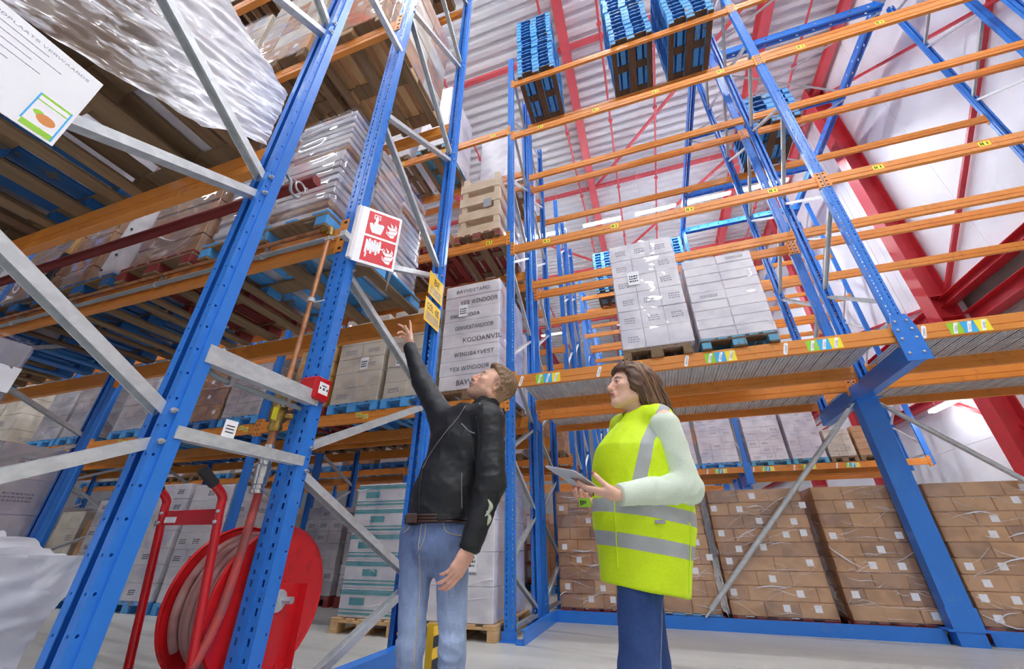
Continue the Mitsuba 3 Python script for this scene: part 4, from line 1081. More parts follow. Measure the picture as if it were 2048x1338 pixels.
t = thing('hand_truck', 'red tubular hand truck with black grips leaning in the gap between the two left posts', 'hand truck')
P2, P1 = np.array([-1.72, 1.31, 0.98]), np.array([-2.17, 1.385, 0.985])
for P, back in ((P2, -0.11), (P1, -0.10)):
    low = P + [0.0, 0.15, -0.98]
    top = P + [0, -0.012, 0.075]
    gr = top + [0, back * 0.55, 0.05]
    end = top + [0.0, back, 0.085]
    pts = np.vstack([[low], bez([P + (low - P) * 0.5, P, top, gr, end], 10)])
    part('handle_tube', tube(pts, 0.0165, 14), 'red_gloss', t, True)
    d = (end - gr) / np.linalg.norm(end - gr)
    part('grip', tube([end - d * 0.075, end - d * 0.07, end + d * 0.012, end + d * 0.016], [0.017, 0.0205, 0.0205, 0.012], 14), 'rubber', t, 40)
part('cross_plate', beam_between(P1 + [0.0, 0.0, 0.0], P2, prof_rect(0.006, 0.06, 0.002), (0, 0, 1)), 'red_gloss', t)
u12 = (P2 - P1) / np.linalg.norm(P2 - P1)
for P in (P1, P2):
    for dz in (-0.02, 0.02):
        part('bolt', trimesh.creation.icosphere(subdivisions=1, radius=0.008).apply_translation(P + [0.008, -0.017, dz]), 'bolt_steel', t)
part('rating_label', beam_between(P1 + u12 * 0.035 + [0, -0.004, -0.008], P1 + u12 * 0.13 + [0, -0.004, -0.008], prof_rect(0.002, 0.024, 0)), 'paper', t)
part('lower_cross_plate', beam_between(P1 + [0, 0.1, -0.62], P2 + [0, 0.1, -0.62], prof_rect(0.006, 0.06, 0.002)), 'red_gloss', t)
part('toe_plate', bx(-2.14, -1.7, 1.36, 1.58, 0.004, 0.012), 'red_gloss', t)
for x in (-2.16, -1.68):
    part('wheel', placed(trimesh.creation.cylinder(0.1, 0.04, sections=24), (x, 1.62, 0.1), AX[:3, :3]), 'rubber', t, 40)

t = thing('valve', 'brass shut off valve with yellow tag above the red hose', 'valve')
V = np.array([-1.735, 1.465, 0.0])
def vlathe(prof, n=20):
    return placed(lathe([(r * 1.3, z) for r, z in prof], n), V)
part('valve_body', vlathe([(0, 1.37), (0.022, 1.37), (0.026, 1.39), (0.022, 1.41), (0.032, 1.43), (0.034, 1.47), (0.026, 1.49), (0.03, 1.51), (0.034, 1.54), (0.026, 1.565), (0, 1.565)]), 'brass', t, 30)
for (a, z, r) in ((0.06, 1.45, 0.012), (-0.055, 1.5, 0.014), (0.05, 1.53, 0.01)):
    part('valve_cap', cyl(V + [0.02, 0, z], V + [0.06, a * 0.6, z], r * 1.25, 8), 'brass', t, 30)
part('copper_stub', vlathe([(0, 1.30), (0.015, 1.30), (0.015, 1.375), (0, 1.375)], 14), 'copper', t, 30)
part('copper_riser', tube(bez([(-1.735, 1.465, 1.56), (-1.735, 1.466, 1.7), (-1.738, 1.468, 2.2), (-1.74, 1.47, 2.66)], 10), 0.0145, 12), 'copper', t, True)
part('pipe_elbow', tube(bez([(-1.74, 1.47, 2.64), (-1.74, 1.47, 2.69), (-1.76, 1.47, 2.712), (-1.82, 1.47, 2.712)], 8), 0.02, 12), 'brass', t, True)
part('grip_union', vlathe([(0, 1.155), (0.022, 1.155), (0.026, 1.17), (0.026, 1.21), (0.02, 1.215), (0.024, 1.235), (0.024, 1.26), (0.018, 1.27), (0.018, 1.305), (0, 1.305)]), 'chrome', t, 25)
part('hose_collar', vlathe([(0, 1.085), (0.024, 1.085), (0.024, 1.10), (0.020, 1.105), (0.020, 1.12), (0.024, 1.125), (0.024, 1.155), (0, 1.155)]), 'chrome', t, 25)
part('yellow_tag', bx(-1.702, -1.70, 1.40, 1.43, 1.415, 1.475), 'label_yellow', t)
part('tag_string', tube([(-1.701, 1.415, 1.475), (-1.70, 1.44, 1.52), (-1.715, 1.465, 1.535)], 0.0015, 5), 'label_yellow', t)
part('pipe_clip', cat([cyl((-1.738, 1.468, 2.13), (-1.738, 1.468, 2.155), 0.022, 14), bx(-1.735, -1.66, 1.485, 1.491, 2.138, 2.146)]), 'galvanised', t)
t = thing('pipe', 'grey pipe clipped along the front of the orange beam over the copper riser', 'pipe', None, 'thing')
part('tube', cyl((-6.0, 1.475, 2.625), (-1.72, 1.475, 2.625), 0.017, 12), 'pipe_grey', t, 40)
for x in (-5.2, -4.45, -3.35, -2.3):
    part('clip', cat([cyl((x - .012, 1.475, 2.625), (x + .012, 1.475, 2.625), 0.023, 10), bx(x - .008, x + .008, 1.475, 1.515, 2.645, 2.70), bx(x - .025, x + .025, 1.49, 1.5, 2.69, 2.71)]), 'bolt_steel', t)
part('end_bracket', cat([bx(-1.76, -1.6, 1.455, 1.459, 2.60, 2.61), bx(-1.64, -1.6, 1.455, 1.515, 2.60, 2.645)]), 'galvanised', t)
t = thing('pipe', 'thinner copper tube running above the grey pipe on the beam', 'pipe', None, 'thing')
scene[t] = ply(cyl((-6.0, 1.47, 2.712), (-1.81, 1.47, 2.712), 0.0125, 12), 'copper', 40)
t = thing('sprinkler_pipe', 'dark red sprinkler pipe between the two rows behind the nearest post', 'pipe', None, 'thing')
scene[t] = ply(cyl((-18, 1.25, 2.905), (-1.72, 1.25, 2.905), 0.035, 14), 'wood_red', 40)
t = thing('pipe_clamp', 'steel clamp ring and grey cable loop beside the nearest post, before the layered stack', 'clamp')
cc = np.array([-1.6, 1.085, 2.62])
ring = ring_pts = np.array([[0.0, 0.032 * math.cos(a), 0.032 * math.sin(a)] for a in np.linspace(0, 2 * PI, 25)])
part('ring', tube(cc + ring, 0.0065, 8, False), 'chrome', t, True)
for a in (40, 160, 280):
    d = np.array([0, math.cos(math.radians(a)), math.sin(math.radians(a))])
    part('ear', cyl(cc + d * 0.034, cc + d * 0.05, 0.007, 6), 'chrome', t)
part('cable_loop', tube(bez([cc + [-0.03, -0.07, 0.03], cc + [0, -0.06, -0.02], cc + [0.0, -0.045, -0.07], cc + [0, -0.005, -0.08], cc + [0, 0.012, -0.055]], 10), 0.0085, 8), 'pipe_grey', t, True)
t = thing('cable_conduit', 'bent grey conduit under the upper spacer bar leading to the red call point', 'conduit')
part('tube', tube(bez([(-1.67, 0.99, 1.60), (-1.655, 1.0, 1.53), (-1.645, 1.05, 1.492), (-1.64, 1.18, 1.487), (-1.64, 1.35, 1.487), (-1.64, 1.50, 1.487)], 10), 0.0105, 10), 'pipe_grey', t, True)
part('thick_sleeve', cyl((-1.64, 1.19, 1.487), (-1.64, 1.46, 1.487), 0.0135, 10), 'pipe_grey', t, 40)
for y in (1.10, 1.40):
    part('clip', cat([bx(-1.655, -1.625, y, y + 0.018, 1.47, 1.474), bx(-1.655, -1.652, y, y + 0.018, 1.47, 1.515), bx(-1.628, -1.625, y, y + 0.018, 1.47, 1.515)]), 'chrome', t)
t = thing('call_point', 'small red fire call point box with white pane on the second blue post', 'call point')
part('box', placed(cbox(0.11, 0.105, 0.125, 0.01), (-1.63, 1.545, 1.60)), 'red_gloss', t)
part('front_plate', placed(cbox(0.012, 0.095, 0.115, 0.005), (-1.572, 1.545, 1.60)), 'red_gloss', t)
p = part('white_pane', bx(-1.566, -1.5645, 1.512, 1.578, 1.57, 1.632), 'sign_white', t)
mk = shapely.union_all([Point(0, 0).buffer(0.007), Polygon([(-0.028, 0.008), (-0.016, 0), (-0.028, -0.008)]), Polygon([(0.028, 0.008), (0.016, 0), (0.028, -0.008)]), sbox(-0.016, 0.014, 0.016, 0.019)])
part('symbol', onto(flat(mk, 0.0008), (-1.5645, 1.545, 1.598), (0, 1, 0), (0, 0, 1)), 'ink', p)
part('gland', cyl((-1.63, 1.545, 1.50), (-1.63, 1.545, 1.54), 0.014, 8), 'pipe_grey', t)
t = thing('paper_note', 'small white notice taped on the lower spacer bar beside the orange beam', 'notice')
part('sheet', bx(-1.587, -1.585, 1.11, 1.165, 1.255, 1.325), 'paper', t)
part('print', cat([bx(-1.585, -1.5842, 1.12, 1.155, z, z + 0.004) for z in (1.275, 1.288, 1.3)]), 'ink', t)

# ---------------------------------------------------------------- signs
su, sv = np.array([0.667, 0.745, 0.0]), np.array([0.0, 0.0, 1.0])
so = np.array([-1.575, 1.53, 2.455])
t = thing('fire_sign', 'projecting red and white fire sign with hand button and hose reel pictograms', 'sign')
part('panel', onto(flat(sbox(0, 0, 0.258, 0.455).buffer(0.004, 3), 0.002, -0.002), so, su, sv), 'sign_white', t)
part('rear_panel', onto(flat(sbox(0, 0, 0.255, 0.455), 0.002, -0.002), so + su * 0.258, (-0.70, 0.71, 0), sv), 'sign_white', t)
part('mounting_strip', bx(-1.60, -1.575, 1.50, 1.535, 2.46, 2.90), 'sign_white', t)
for y0 in (0.018, 0.237):
    r = part('red_field', onto(flat(sbox(0.042, y0, 0.247, y0 + 0.2), 0.0008), so, su, sv), 'sign_red', t)
def flame(ox, oy, s):
    a = [(0.0, 0.0), (-0.03, 0.028), (-0.034, 0.055), (-0.018, 0.04), (-0.012, 0.06), (-0.03, 0.082), (-0.028, 0.10), (-0.008, 0.082), (-0.004, 0.102), (-0.016, 0.128), (0.006, 0.11), (0.01, 0.088), (0.022, 0.108), (0.02, 0.128), (0.036, 0.10), (0.03, 0.07), (0.042, 0.082), (0.038, 0.05), (0.024, 0.02), (0.02, 0.0)]
    g = Polygon([(ox + s * x, oy + s * y) for x, y in a]).buffer(0)
    cuts = [LineString([(ox - 0.034 * s, oy + (0.045 + k) * s), (ox - 0.008 * s, oy + (0.022 + k) * s), (ox + 0.03 * s, oy + (0.03 + k) * s)]).buffer(0.0022) for k in (0, 0.035, 0.065)]
    return g.difference(shapely.union_all(cuts))
hand = shapely.union_all([sbox(0.085, 0.31, 0.125, 0.345), LineString([(0.1, 0.33), (0.1, 0.395)]).buffer(0.009, 4), Polygon([(0.085, 0.262), (0.135, 0.262), (0.142, 0.29), (0.15, 0.335), (0.138, 0.344), (0.125, 0.338), (0.092, 0.35), (0.088, 0.31), (0.072, 0.335), (0.062, 0.33), (0.068, 0.30)]).buffer(0.004),
                         sbox(0.078, 0.378, 0.122, 0.418).difference(sbox(0.084, 0.384, 0.116, 0.412)), Point(0.1, 0.398).buffer(0.009)])
reelp = shapely.union_all([sbox(0.058 + 0.0165 * k, 0.085 + (0.02 if k % 2 else 0.0), 0.0715 + 0.0165 * k, 0.205 - (0.0 if k % 2 else 0.012)) for k in range(6)] + [sbox(0.058, 0.12, 0.155, 0.175), sbox(0.066, 0.05, 0.075, 0.09), sbox(0.15, 0.138, 0.172, 0.15), Point(0.176, 0.144).buffer(0.011).difference(Point(0.176, 0.144).buffer(0.006))])
part('hand_pictogram', onto(flat(hand, 0.0012), so, su, sv), 'sign_white', t)
part('reel_pictogram', onto(flat(reelp, 0.0012), so, su, sv), 'sign_white', t)
part('flame_pictogram', onto(flat(flame(0.202, 0.262, 1.0), 0.0012), so, su, sv), 'sign_white', t)
part('flame_pictogram', onto(flat(flame(0.205, 0.04, 1.0), 0.0012), so, su, sv), 'sign_white', t)

for (y0, z0, h, w, word, l) in [(2.44, 2.795, 0.235, 0.25, 'BE', 'upper yellow bar code sign reading BE on the third blue post'), (2.42, 2.52, 0.225, 0.26, 'COL-BE', 'lower yellow bar code sign reading COL-BE above the raised hand')]:
    t = thing('location_sign', l, 'sign')
    part('plate', bx(-1.585, -1.582, y0, y0 + w, z0, z0 + h), 'sign_yellow', t)
    tm = meshkit.text_mesh(word, 0.062, 0.001)
    k = min(1.0, (w - 0.06) / tm.extents[0])
    tm.apply_scale([k, 1, 1])
    tw = tm.extents[0]
    part('lettering', onto(tm, (-1.582, y0 + (w - tw) / 2, z0 + h - 0.10), (0, 1, 0), (0, 0, 1)), 'ink', t)
    rb = random.Random(len(word))
    bars, y = [], y0 + 0.03
    while y < y0 + w - 0.03:
        q = rb.choice([0.002, 0.003, 0.005])
        bars.append(bx(-1.582, -1.5812, y, y + q, z0 + 0.02, z0 + 0.105))
        y += q + rb.choice([0.003, 0.004, 0.006])
    part('barcode', cat(bars), 'ink_faint', t)
    part('fixing', bx(-1.60, -1.585, y0 + w - 0.02, y0 + w + 0.03, z0 + h * 0.3, z0 + h * 0.7), 'ink', t)

t = thing('paper_notice', 'white notice sheet with green and blue food label at the upper left edge', 'notice')
part('sheet', bx(-1.582, -1.579, -0.16, 0.30, 1.95, 2.27), 'paper', t)
def np_(poly, d=0.0006):
    return onto(flat(poly, d), (-1.579, 0, 0), (0, 1, 0), (0, 0, 1))
tm = meshkit.text_mesh('LET OP STANDPLAATS VERWAARDE', 0.009, 0.0006)
k = 0.33 / tm.extents[0]
tm.apply_scale([k, 1, 1])
part('heading', onto(tm, (-1.579, -0.06, 2.235), (0, 1, 0), (0, 0, 1)), 'paper_grey', t)
part('text_lines', np_(shapely.union_all([sbox(-0.12, z, -0.12 + w, z + 0.0025) for z, w in ((2.215, 0.3), (2.19, 0.34), (2.165, 0.28), (2.14, 0.31), (2.115, 0.25), (2.02, 0.26), (2.0, 0.22))])), 'ink_faint', t)
tm = meshkit.text_mesh('APSA', 0.014, 0.0006, True)
part('logo', onto(tm, (-1.579, 0.125, 1.965), (0, 1, 0), (0, 0, 1)), 'ink', t)
lb = part('food_label', np_(sbox(0.215, 1.958, 0.292, 2.09)), 'sign_white', t)
part('blue_edge', np_(shapely.union_all([sbox(0.215, 1.975, 0.219, 2.09), sbox(0.288, 1.958, 0.292, 2.09)]), 0.001), 'label_cyan', lb)
part('green_band', np_(shapely.union_all([sbox(0.219, 1.958, 0.288, 1.978), sbox(0.219, 2.082, 0.288, 2.09), sbox(0.219, 2.062, 0.288, 2.066)]), 0.001), 'label_green', lb)
part('orange_slice', onto(flat(shapely.affinity.scale(Point(0.258, 2.012).buffer(0.017), 1.25, 1.0), 0.0012), (-1.579, 0, 0), (0, 1, 0), (0, 0, 1)), 'orange_steel', lb)
part('green_leaf', onto(flat(shapely.affinity.scale(Point(0.238, 2.022).buffer(0.011), 1.1, 0.9), 0.001), (-1.579, 0, 0), (0, 1, 0), (0, 0, 1)), 'label_green', lb)

# ---------------------------------------------------------------- near left: wrapped loads on the floor
t = thing('wrapped_load', 'milky film wrapped white load in the lower left corner', 'wrapped load')
pallet(-2.62, A0 + 0.02, 0, 'wooden pallet under the milky white load, lower left corner', 'wood_old', w=0.8, d=1.0)
part('cartons', placed(cbox(0.70, 0.92, 0.66, 0.05), (-2.24, 0.44, 0.50)), 'carton_white', t, 30)
part('stretch_film', quad_grid((-1.88, -0.2, 0.16), (-1.87, 0.90, 0.16), (-1.84, 0.97, 0.83), (-1.87, -0.2, 0.90), 60, 40, 9, 0.025), 'film_milk', t, True)
part('film_top', quad_grid((-1.87, -0.2, 0.90), (-1.84, 0.97, 0.83), (-2.62, 0.95, 0.95), (-2.62, -0.2, 0.97), 40, 40, 12, 0.03), 'film_milk', t, True)
part('film_flap', quad_grid((-1.86, 0.86, 0.72), (-1.84, 0.96, 0.70), (-1.79, 1.0, 0.845), (-1.85, 0.84, 0.85), 14, 10, 13, 0.01), 'film_milk', t, True)
glint_ridges(t, -2.6, -1.85, 0.0, 0.95, 0.2, 0.82, 26, 9)
pallet(-7.24, B0 + 0.05, 0, 'blue pallet under the white carton block at the left edge', 'wood_deep_blue', w=1.15, d=1.2)
load('white printed carton block at the left edge behind the grey brace', -7.22, -6.12, B0 + 0.06, B0 + 1.24, 0.146, 1.80, (2, 2, 5), 'carton_white', 121, prints=0.8, gap=0.003)
t = load('dark film wrapped load with white sheet at the left edge', -3.55, -2.66, A0 + 0.05, 0.86, 0.146, 1.70, (2, 2, 5), 'ink_faint', 123, mats=['ink_faint', 'paper_grey'], category='wrapped load')
pallet(-3.55, A0 + 0.05, 0, 'pallet under the dark film wrapped load at the left edge', 'wood_old', w=0.89, d=0.86)
part('white_sheet', bx(-2.652, -2.648, 0.35, 0.86, 1.47, 1.585), 'paper', t)
part('sheet_print', bx(-2.648, -2.6475, 0.72, 0.80, 1.42, 1.46), 'paper', t)
# ---------------------------------------------------------------- people: smooth distance fields meshed with surface nets
EL, EF, EZ = np.array([math.cos(YAW), math.sin(YAW), 0.0]), _h, np.array([0.0, 0.0, 1.0])
def W(p):
    """(side, ahead, height) seen from the visitor's spot on the aisle -> world"""
    p = np.asarray(p, float)
    return p[..., :1] * EL + p[..., 1:2] * EF + p[..., 2:3] * EZ
def unit(v):
    v = np.asarray(v, float)
    return v / np.linalg.norm(v)
def smin(a, b, k):
    if k <= 0:
        return np.minimum(a, b)
    h = np.clip(0.5 + 0.5 * (b - a) / k, 0, 1)
    return b * (1 - h) + a * h - k * h * (1 - h)
def squash(p, o, n, ratio):
    n = unit(n)
    return p + ((p - o) @ n)[..., None] * n * (1 / ratio - 1)
def cone(a, b, ra, rb, n=None, ratio=1.0):
    a, b = np.asarray(a, float), np.asarray(b, float)
    def f(p):
        if n is not None:
            p = squash(p, a, n, ratio)
            bb = squash(b[None], a, n, ratio)[0]
        else:
            bb = b
        d = bb - a
        t = np.clip(((p - a) @ d) / (d @ d), 0, 1)
        return (np.linalg.norm(p - a - t[..., None] * d, axis=-1) - (ra + (rb - ra) * t)) * min(1.0, ratio if n is not None else 1.0)
    return f
def ell(c, r, R=None):
    c, r = np.asarray(c, float), np.asarray(r, float)
    def f(p):
        q = p - c
        if R is not None:
            q = q @ R
        k0, k1 = np.linalg.norm(q / r, axis=-1), np.linalg.norm(q / r ** 2, axis=-1)
        return k0 * (k0 - 1) / np.maximum(k1, 1e-9)
    return f
def blend(prims, k=0.02):
    """prims: list of f or (f, k); negative k carves"""
    def f(p):
        d = None
        for q in prims:
            g, kk = q if isinstance(q, tuple) else (q, k)
            v = g(p)
            if d is None:
                d = v
            elif kk < 0:
                d = -smin(-d, v, -kk)
            else:
                d = smin(d, v, kk)
        return d
    return f
def below(z):
    return lambda p: p[..., 2] - z
def half(c, n):
    """negative on the side that n points away from"""
    c, n = np.asarray(c, float), unit(n)
    return lambda p: (p - c) @ n
def local(h, c, r):
    """the half space h, felt only within r of c"""
    c = np.asarray(c, float)
    return lambda p: np.where(np.linalg.norm(p - c, axis=-1) < r, h(p), -1.0)
def clip(f, *hs):
    return lambda p: np.maximum.reduce([f(p)] + [h(p) for h in hs])
def net(f, lo, hi, step):
    """surface nets over the box lo..hi"""
    lo, hi = np.asarray(lo, float), np.asarray(hi, float)
    n = np.ceil((hi - lo) / step).astype(int) + 1
    ax = [lo[k] + step * np.arange(n[k]) for k in range(3)]
    V = np.empty(n, np.float32)
    for i in range(0, n[0], 24):
        g = np.stack(np.meshgrid(ax[0][i:i + 24], ax[1], ax[2], indexing='ij'), -1)
        V[i:i + 24] = f(g)
    s = V < 0
    cnt = np.zeros(n - 1, np.int8)
    acc = np.zeros(tuple(n - 1) + (3,), np.float32)
    num = np.zeros(n - 1, np.int16)
    for k in range(3):
        d = np.eye(3, dtype=int)[k]
        a = V[:n[0] - d[0], :n[1] - d[1], :n[2] - d[2]]
        b = V[d[0]:, d[1]:, d[2]:]
        cross = (a < 0) != (b < 0)
        with np.errstate(divide='ignore', invalid='ignore'):
            t = np.where(cross, a / (a - b), 0)
        o = [m for m in range(3) if m != k]
        for u in (0, 1):
            for w in (0, 1):
                sl = [slice(None)] * 3
                sl[o[0]] = slice(0, n[o[0]] - 1) if u == 0 else slice(1, n[o[0]])
                sl[o[1]] = slice(0, n[o[1]] - 1) if w == 0 else slice(1, n[o[1]])
                c, tt = cross[tuple(sl)], t[tuple(sl)]
                num += c
                acc[..., k] += np.where(c, tt, 0)
                acc[..., o[0]] += np.where(c, u, 0)
                acc[..., o[1]] += np.where(c, w, 0)
    act = num > 0
    idx = -np.ones(n - 1, int)
    idx[act] = np.arange(act.sum())
    ijk = np.argwhere(act)
    v = lo + step * (ijk + acc[act] / num[act][:, None])
    F = []
    for k in range(3):
        o = [m for m in range(3) if m != k]
        sl_a, sl_b = [slice(None)] * 3, [slice(None)] * 3
        sl_a[k], sl_b[k] = slice(0, n[k] - 1), slice(1, n[k])
        for m in o:
            sl_a[m] = sl_b[m] = slice(1, n[m] - 1)
        a, b = s[tuple(sl_a)], s[tuple(sl_b)]
        for sign in (True, False):
            e = np.argwhere((a != b) & (a == sign))
            if not len(e):
                continue
            base = e.copy()
            base[:, o[0]] += 1
            base[:, o[1]] += 1
            def at(du, dw):
                q = base.copy()
                q[:, o[0]] -= du
                q[:, o[1]] -= dw
                return idx[q[:, 0], q[:, 1], q[:, 2]]
            q = np.stack([at(1, 1), at(0, 1), at(0, 0), at(1, 0)], 1)
            flip = sign ^ (k == 1)
            F.append(q if flip else q[:, ::-1])
    F = np.vstack(F)
    F = F[(F >= 0).all(1)]
    v = v.astype(float)
    for _ in range(2):                                           # pull the vertices onto the surface
        e = step * 0.25
        d = f(v)
        g = np.stack([(f(v + e * np.eye(3)[k]) - d) / e for k in range(3)], -1)
        v = v - np.clip(d, -0.4 * step, 0.4 * step)[:, None] * g / np.maximum((g ** 2).sum(-1, keepdims=True), 0.5) * 0.7
    return v, F
def normals(v, F):
    f = np.vstack([F[:, [0, 1, 2]], F[:, [0, 2, 3]]]) if F.shape[1] == 4 else F
    fn = np.cross(v[f[:, 1]] - v[f[:, 0]], v[f[:, 2]] - v[f[:, 0]])
    n = np.zeros_like(v)
    for k in range(3):
        np.add.at(n, f[:, k], fn)
    return n / np.maximum(np.linalg.norm(n, axis=1, keepdims=True), 1e-12)
def wrinkle(v, F, fields):
    """fields: list of (amplitude, frequency vectors (3x3), mask function, seed)"""
    n = normals(v, F)
    d = np.zeros(len(v))
    for amp, Q, mask, seed in fields:
        q = v @ np.asarray(Q, float).T
        w = 1 - np.abs(2 * meshkit.noise(q, seed) - 1)               # ridged
        d += amp * (w ** 1.6 - 0.45) * (mask(v) if mask else 1.0)
    return v + n * d[:, None]
def near(c, r):
    c = np.asarray(c, float)
    return lambda v: np.exp(-((v - c) ** 2).sum(-1) / r ** 2)
def iso(a):
    return np.eye(3) * a
def stretched(along, fa, fo):
    """noise frequencies: fa along the direction, fo across it"""
    d = unit(along)
    u = unit(np.cross(d, [0.3, 0.8, 0.52]))
    return np.array([d * fa, u * fo, np.cross(d, u) * fo])
def skin_mat(name, base, more=''):
    mat(name, {'type': 'mesh_attribute', 'name': 'vertex_color'} if base is None else base, 0.48, spec=0.35, two=True)
def mat_vc(name, rough=0.5, **more):
    scene[name] = {'type': 'twosided', 'bsdf': {'type': 'principled', 'base_color': {'type': 'mesh_attribute', 'name': 'vertex_color'}, 'roughness': rough, **more}}
mat_vc('skin', 0.48, specular=0.35)
mat_vc('hair', 0.55, specular=0.4)
def clamp01(x):
    return np.clip(x, 0, 1)
def sstep(a, b, x):
    t = clamp01((x - a) / (b - a))
    return t * t * (3 - 2 * t)
def to_world(v):
    return W(v)
def person_part(name, v, F, m, parent, color=None, label=None):
    return part(name, (to_world(v), F), m, parent, True, label, **({'color': color} if color is not None else {}))

def head_sdf(c, Fd, Ud, sex, s=1.0):
    """c: centre of the head (between the ears); Fd: where the face looks; Ud: up through the crown"""
    Fd = unit(Fd)
    Ud = unit(np.asarray(Ud) - Fd * (np.asarray(Ud) @ Fd))
    Ld = np.cross(Ud, Fd) * -1.0
    # the frame (side, ahead, height) is right handed: left of the head = up x face
    Ld = np.cross(Ud, Fd)
    def P(f, u, l):
        return np.asarray(c) + s * (f * Fd + u * Ud + l * Ld)
    R = np.array([Fd, Ud, Ld]).T
    m = sex == 'm'
    skull = ell(P(-0.012, 0.035, 0), s * np.array([0.098, 0.090, 0.076]), R)
    face = ell(P(0.028, -0.022, 0), s * np.array([0.066, 0.088, 0.062]), R)
    prims = [skull, (face, 0.03 * s)]
    jaw = 0.0 if m else 0.004
    for sd in (-1, 1):
        prims.append((cone(P(-0.005, -0.055, sd * 0.052), P(0.066, -0.098 + jaw, sd * 0.014), 0.022 * s, 0.018 * s), 0.03 * s))
        prims.append((ell(P(0.064, -0.012, sd * 0.040), s * np.array([0.022, 0.018, 0.022]), R), 0.02 * s))           # cheekbone
    prims.append((ell(P(0.074, -0.100 + jaw, 0), s * np.array([0.018, 0.016, 0.020]), R), 0.018 * s))                     # chin
    prims.append((cone(P(0.080, 0.028, -0.032), P(0.080, 0.028, 0.032), (0.014 if m else 0.011) * s, (0.014 if m else 0.011) * s), 0.018 * s))   # brow
    for sd in (-1, 1):
        prims.append((ell(P(0.096, 0.006, sd * 0.031), s * np.array([0.016, 0.013, 0.018]), R), -0.012 * s))                # eye socket
    prims += [(cone(P(0.090, 0.018, 0), P(0.112 if m else 0.108, -0.024, 0), 0.008 * s, 0.0125 * s), 0.010 * s),
              (ell(P(0.110, -0.030, 0), s * np.array([0.013, 0.010, 0.012]), R), 0.008 * s)]
    for sd in (-1, 1):
        prims.append((ell(P(0.098, -0.034, sd * 0.012), s * np.array([0.011, 0.008, 0.008]), R), 0.006 * s))
    prims += [(ell(P(0.088, -0.058, 0), s * np.array([0.014, 0.020, 0.026]), R), 0.012 * s),                            # mouth mound
              (ell(P(0.0985, -0.056, 0), s * np.array([0.008, 0.0055, 0.019]), R), 0.004 * s),
              (ell(P(0.097, -0.069, 0), s * np.array([0.008, 0.006, 0.016]), R), 0.004 * s),
              (cone(P(0.112, -0.0625, -0.018), P(0.112, -0.0625, 0.018), 0.0055 * s, 0.0055 * s), -0.003 * s)]
    for sd in (-1, 1):                                                                                               # eyelids and eyes
        prims.append((ell(P(0.082, 0.006, sd * 0.031), s * np.array([0.0135, 0.0115, 0.0145]), R), 0.004 * s))
        prims.append((cone(P(0.0935, 0.0035, sd * 0.022), P(0.0905, 0.0035, sd * 0.041), 0.0032 * s, 0.0028 * s), -0.0015 * s))
    ear = []
    for sd in (-1, 1):
        ear.append((ell(P(-0.012, -0.004, sd * 0.079), s * np.array([0.018, 0.031, 0.009]), R), 0.006 * s))
        ear.append((ell(P(-0.008, 0.000, sd * 0.088), s * np.array([0.009, 0.017, 0.007]), R), -0.005 * s))
    prims += ear
    return blend(prims), P, R
def head_colors(v, P, R, c, s, skin, lip, brow, stubble=None, hairline=None):
    q = (v - c) @ R / s                                  # (face, up, left)
    f, u, l = q.T
    col = np.tile(np.array(skin), (len(v), 1))
    n = meshkit.fbm(v * 90, 2)
    col *= (0.94 + 0.12 * n)[:, None]
    red = np.exp(-((f - 0.085) ** 2 / 0.0009 + (u + 0.02) ** 2 / 0.0012 + (np.abs(l) - 0.035) ** 2 / 0.0007)) * 0.22 + np.exp(-((f - 0.115) ** 2 + (u + 0.028) ** 2 + l ** 2) / 0.0004) * 0.25
    red += (np.abs(l) > 0.074) * 0.22
    col = col * (1 - red[:, None] * np.array([0.1, 0.55, 0.6]))
    def put_(mask, c2):
        nonlocal col
        col = col * (1 - mask[:, None]) + np.array(c2) * mask[:, None]
    if stubble is not None:
        b = sstep(-0.040, -0.062, u + 0.25 * np.maximum(0, 0.06 - f)) * sstep(-0.03, 0.0, f) + 0.7 * sstep(0.02, -0.06, u) * sstep(0.045, 0.058, np.abs(l)) * sstep(0.03, 0.0, np.abs(f - 0.02))
        b = np.maximum(b, sstep(0.012, 0.006, np.abs(u + 0.046)) * sstep(0.085, 0.095, f) * sstep(0.03, 0.02, np.abs(l)))
        put_(clamp01(b) * 0.55 * (0.7 + 0.6 * meshkit.noise(v * 420)), stubble)
    lipm = sstep(0.0045, 0.001, np.abs(((u + 0.0625) / 1.0)) - 0.0085) * sstep(0.026, 0.019, np.abs(l)) * sstep(0.088, 0.094, f)
    put_(clamp01(lipm) * 0.75, lip)
    put_(sstep(0.003, 0.0012, np.abs(u + 0.0625)) * sstep(0.024, 0.018, np.abs(l)) * sstep(0.085, 0.09, f) * 0.8, np.array(lip) * 0.35)
    bw = sstep(0.0055, 0.003, np.abs(u - 0.030 + 0.25 * np.abs(np.abs(l) - 0.03))) * sstep(0.014, 0.019, np.abs(l)) * sstep(0.053, 0.046, np.abs(l)) * sstep(0.055, 0.065, f)
    put_(bw * 0.8, brow)
    for sd in (-1, 1):
        e = ((l - sd * 0.031) / 0.0125) ** 2 + ((u - 0.0045) / 0.0052) ** 2
        em = sstep(1.1, 0.85, e) * sstep(0.07, 0.08, f)
        put_(em, (0.72, 0.70, 0.68))
        put_(em * sstep(0.0058, 0.0046, np.hypot(l - sd * 0.031, u - 0.006)), (0.05, 0.04, 0.035))
        lash = sstep(1.9, 1.5, e) * (1 - sstep(1.1, 0.9, e)) * (u > 0.004) * sstep(0.07, 0.08, f)
        put_(lash * 0.7, np.array(brow) * 0.5)
    if hairline is not None:
        put_(clamp01(hairline(f, u, l)) * 0.92, brow)
    return np.clip(col, 0, 1)
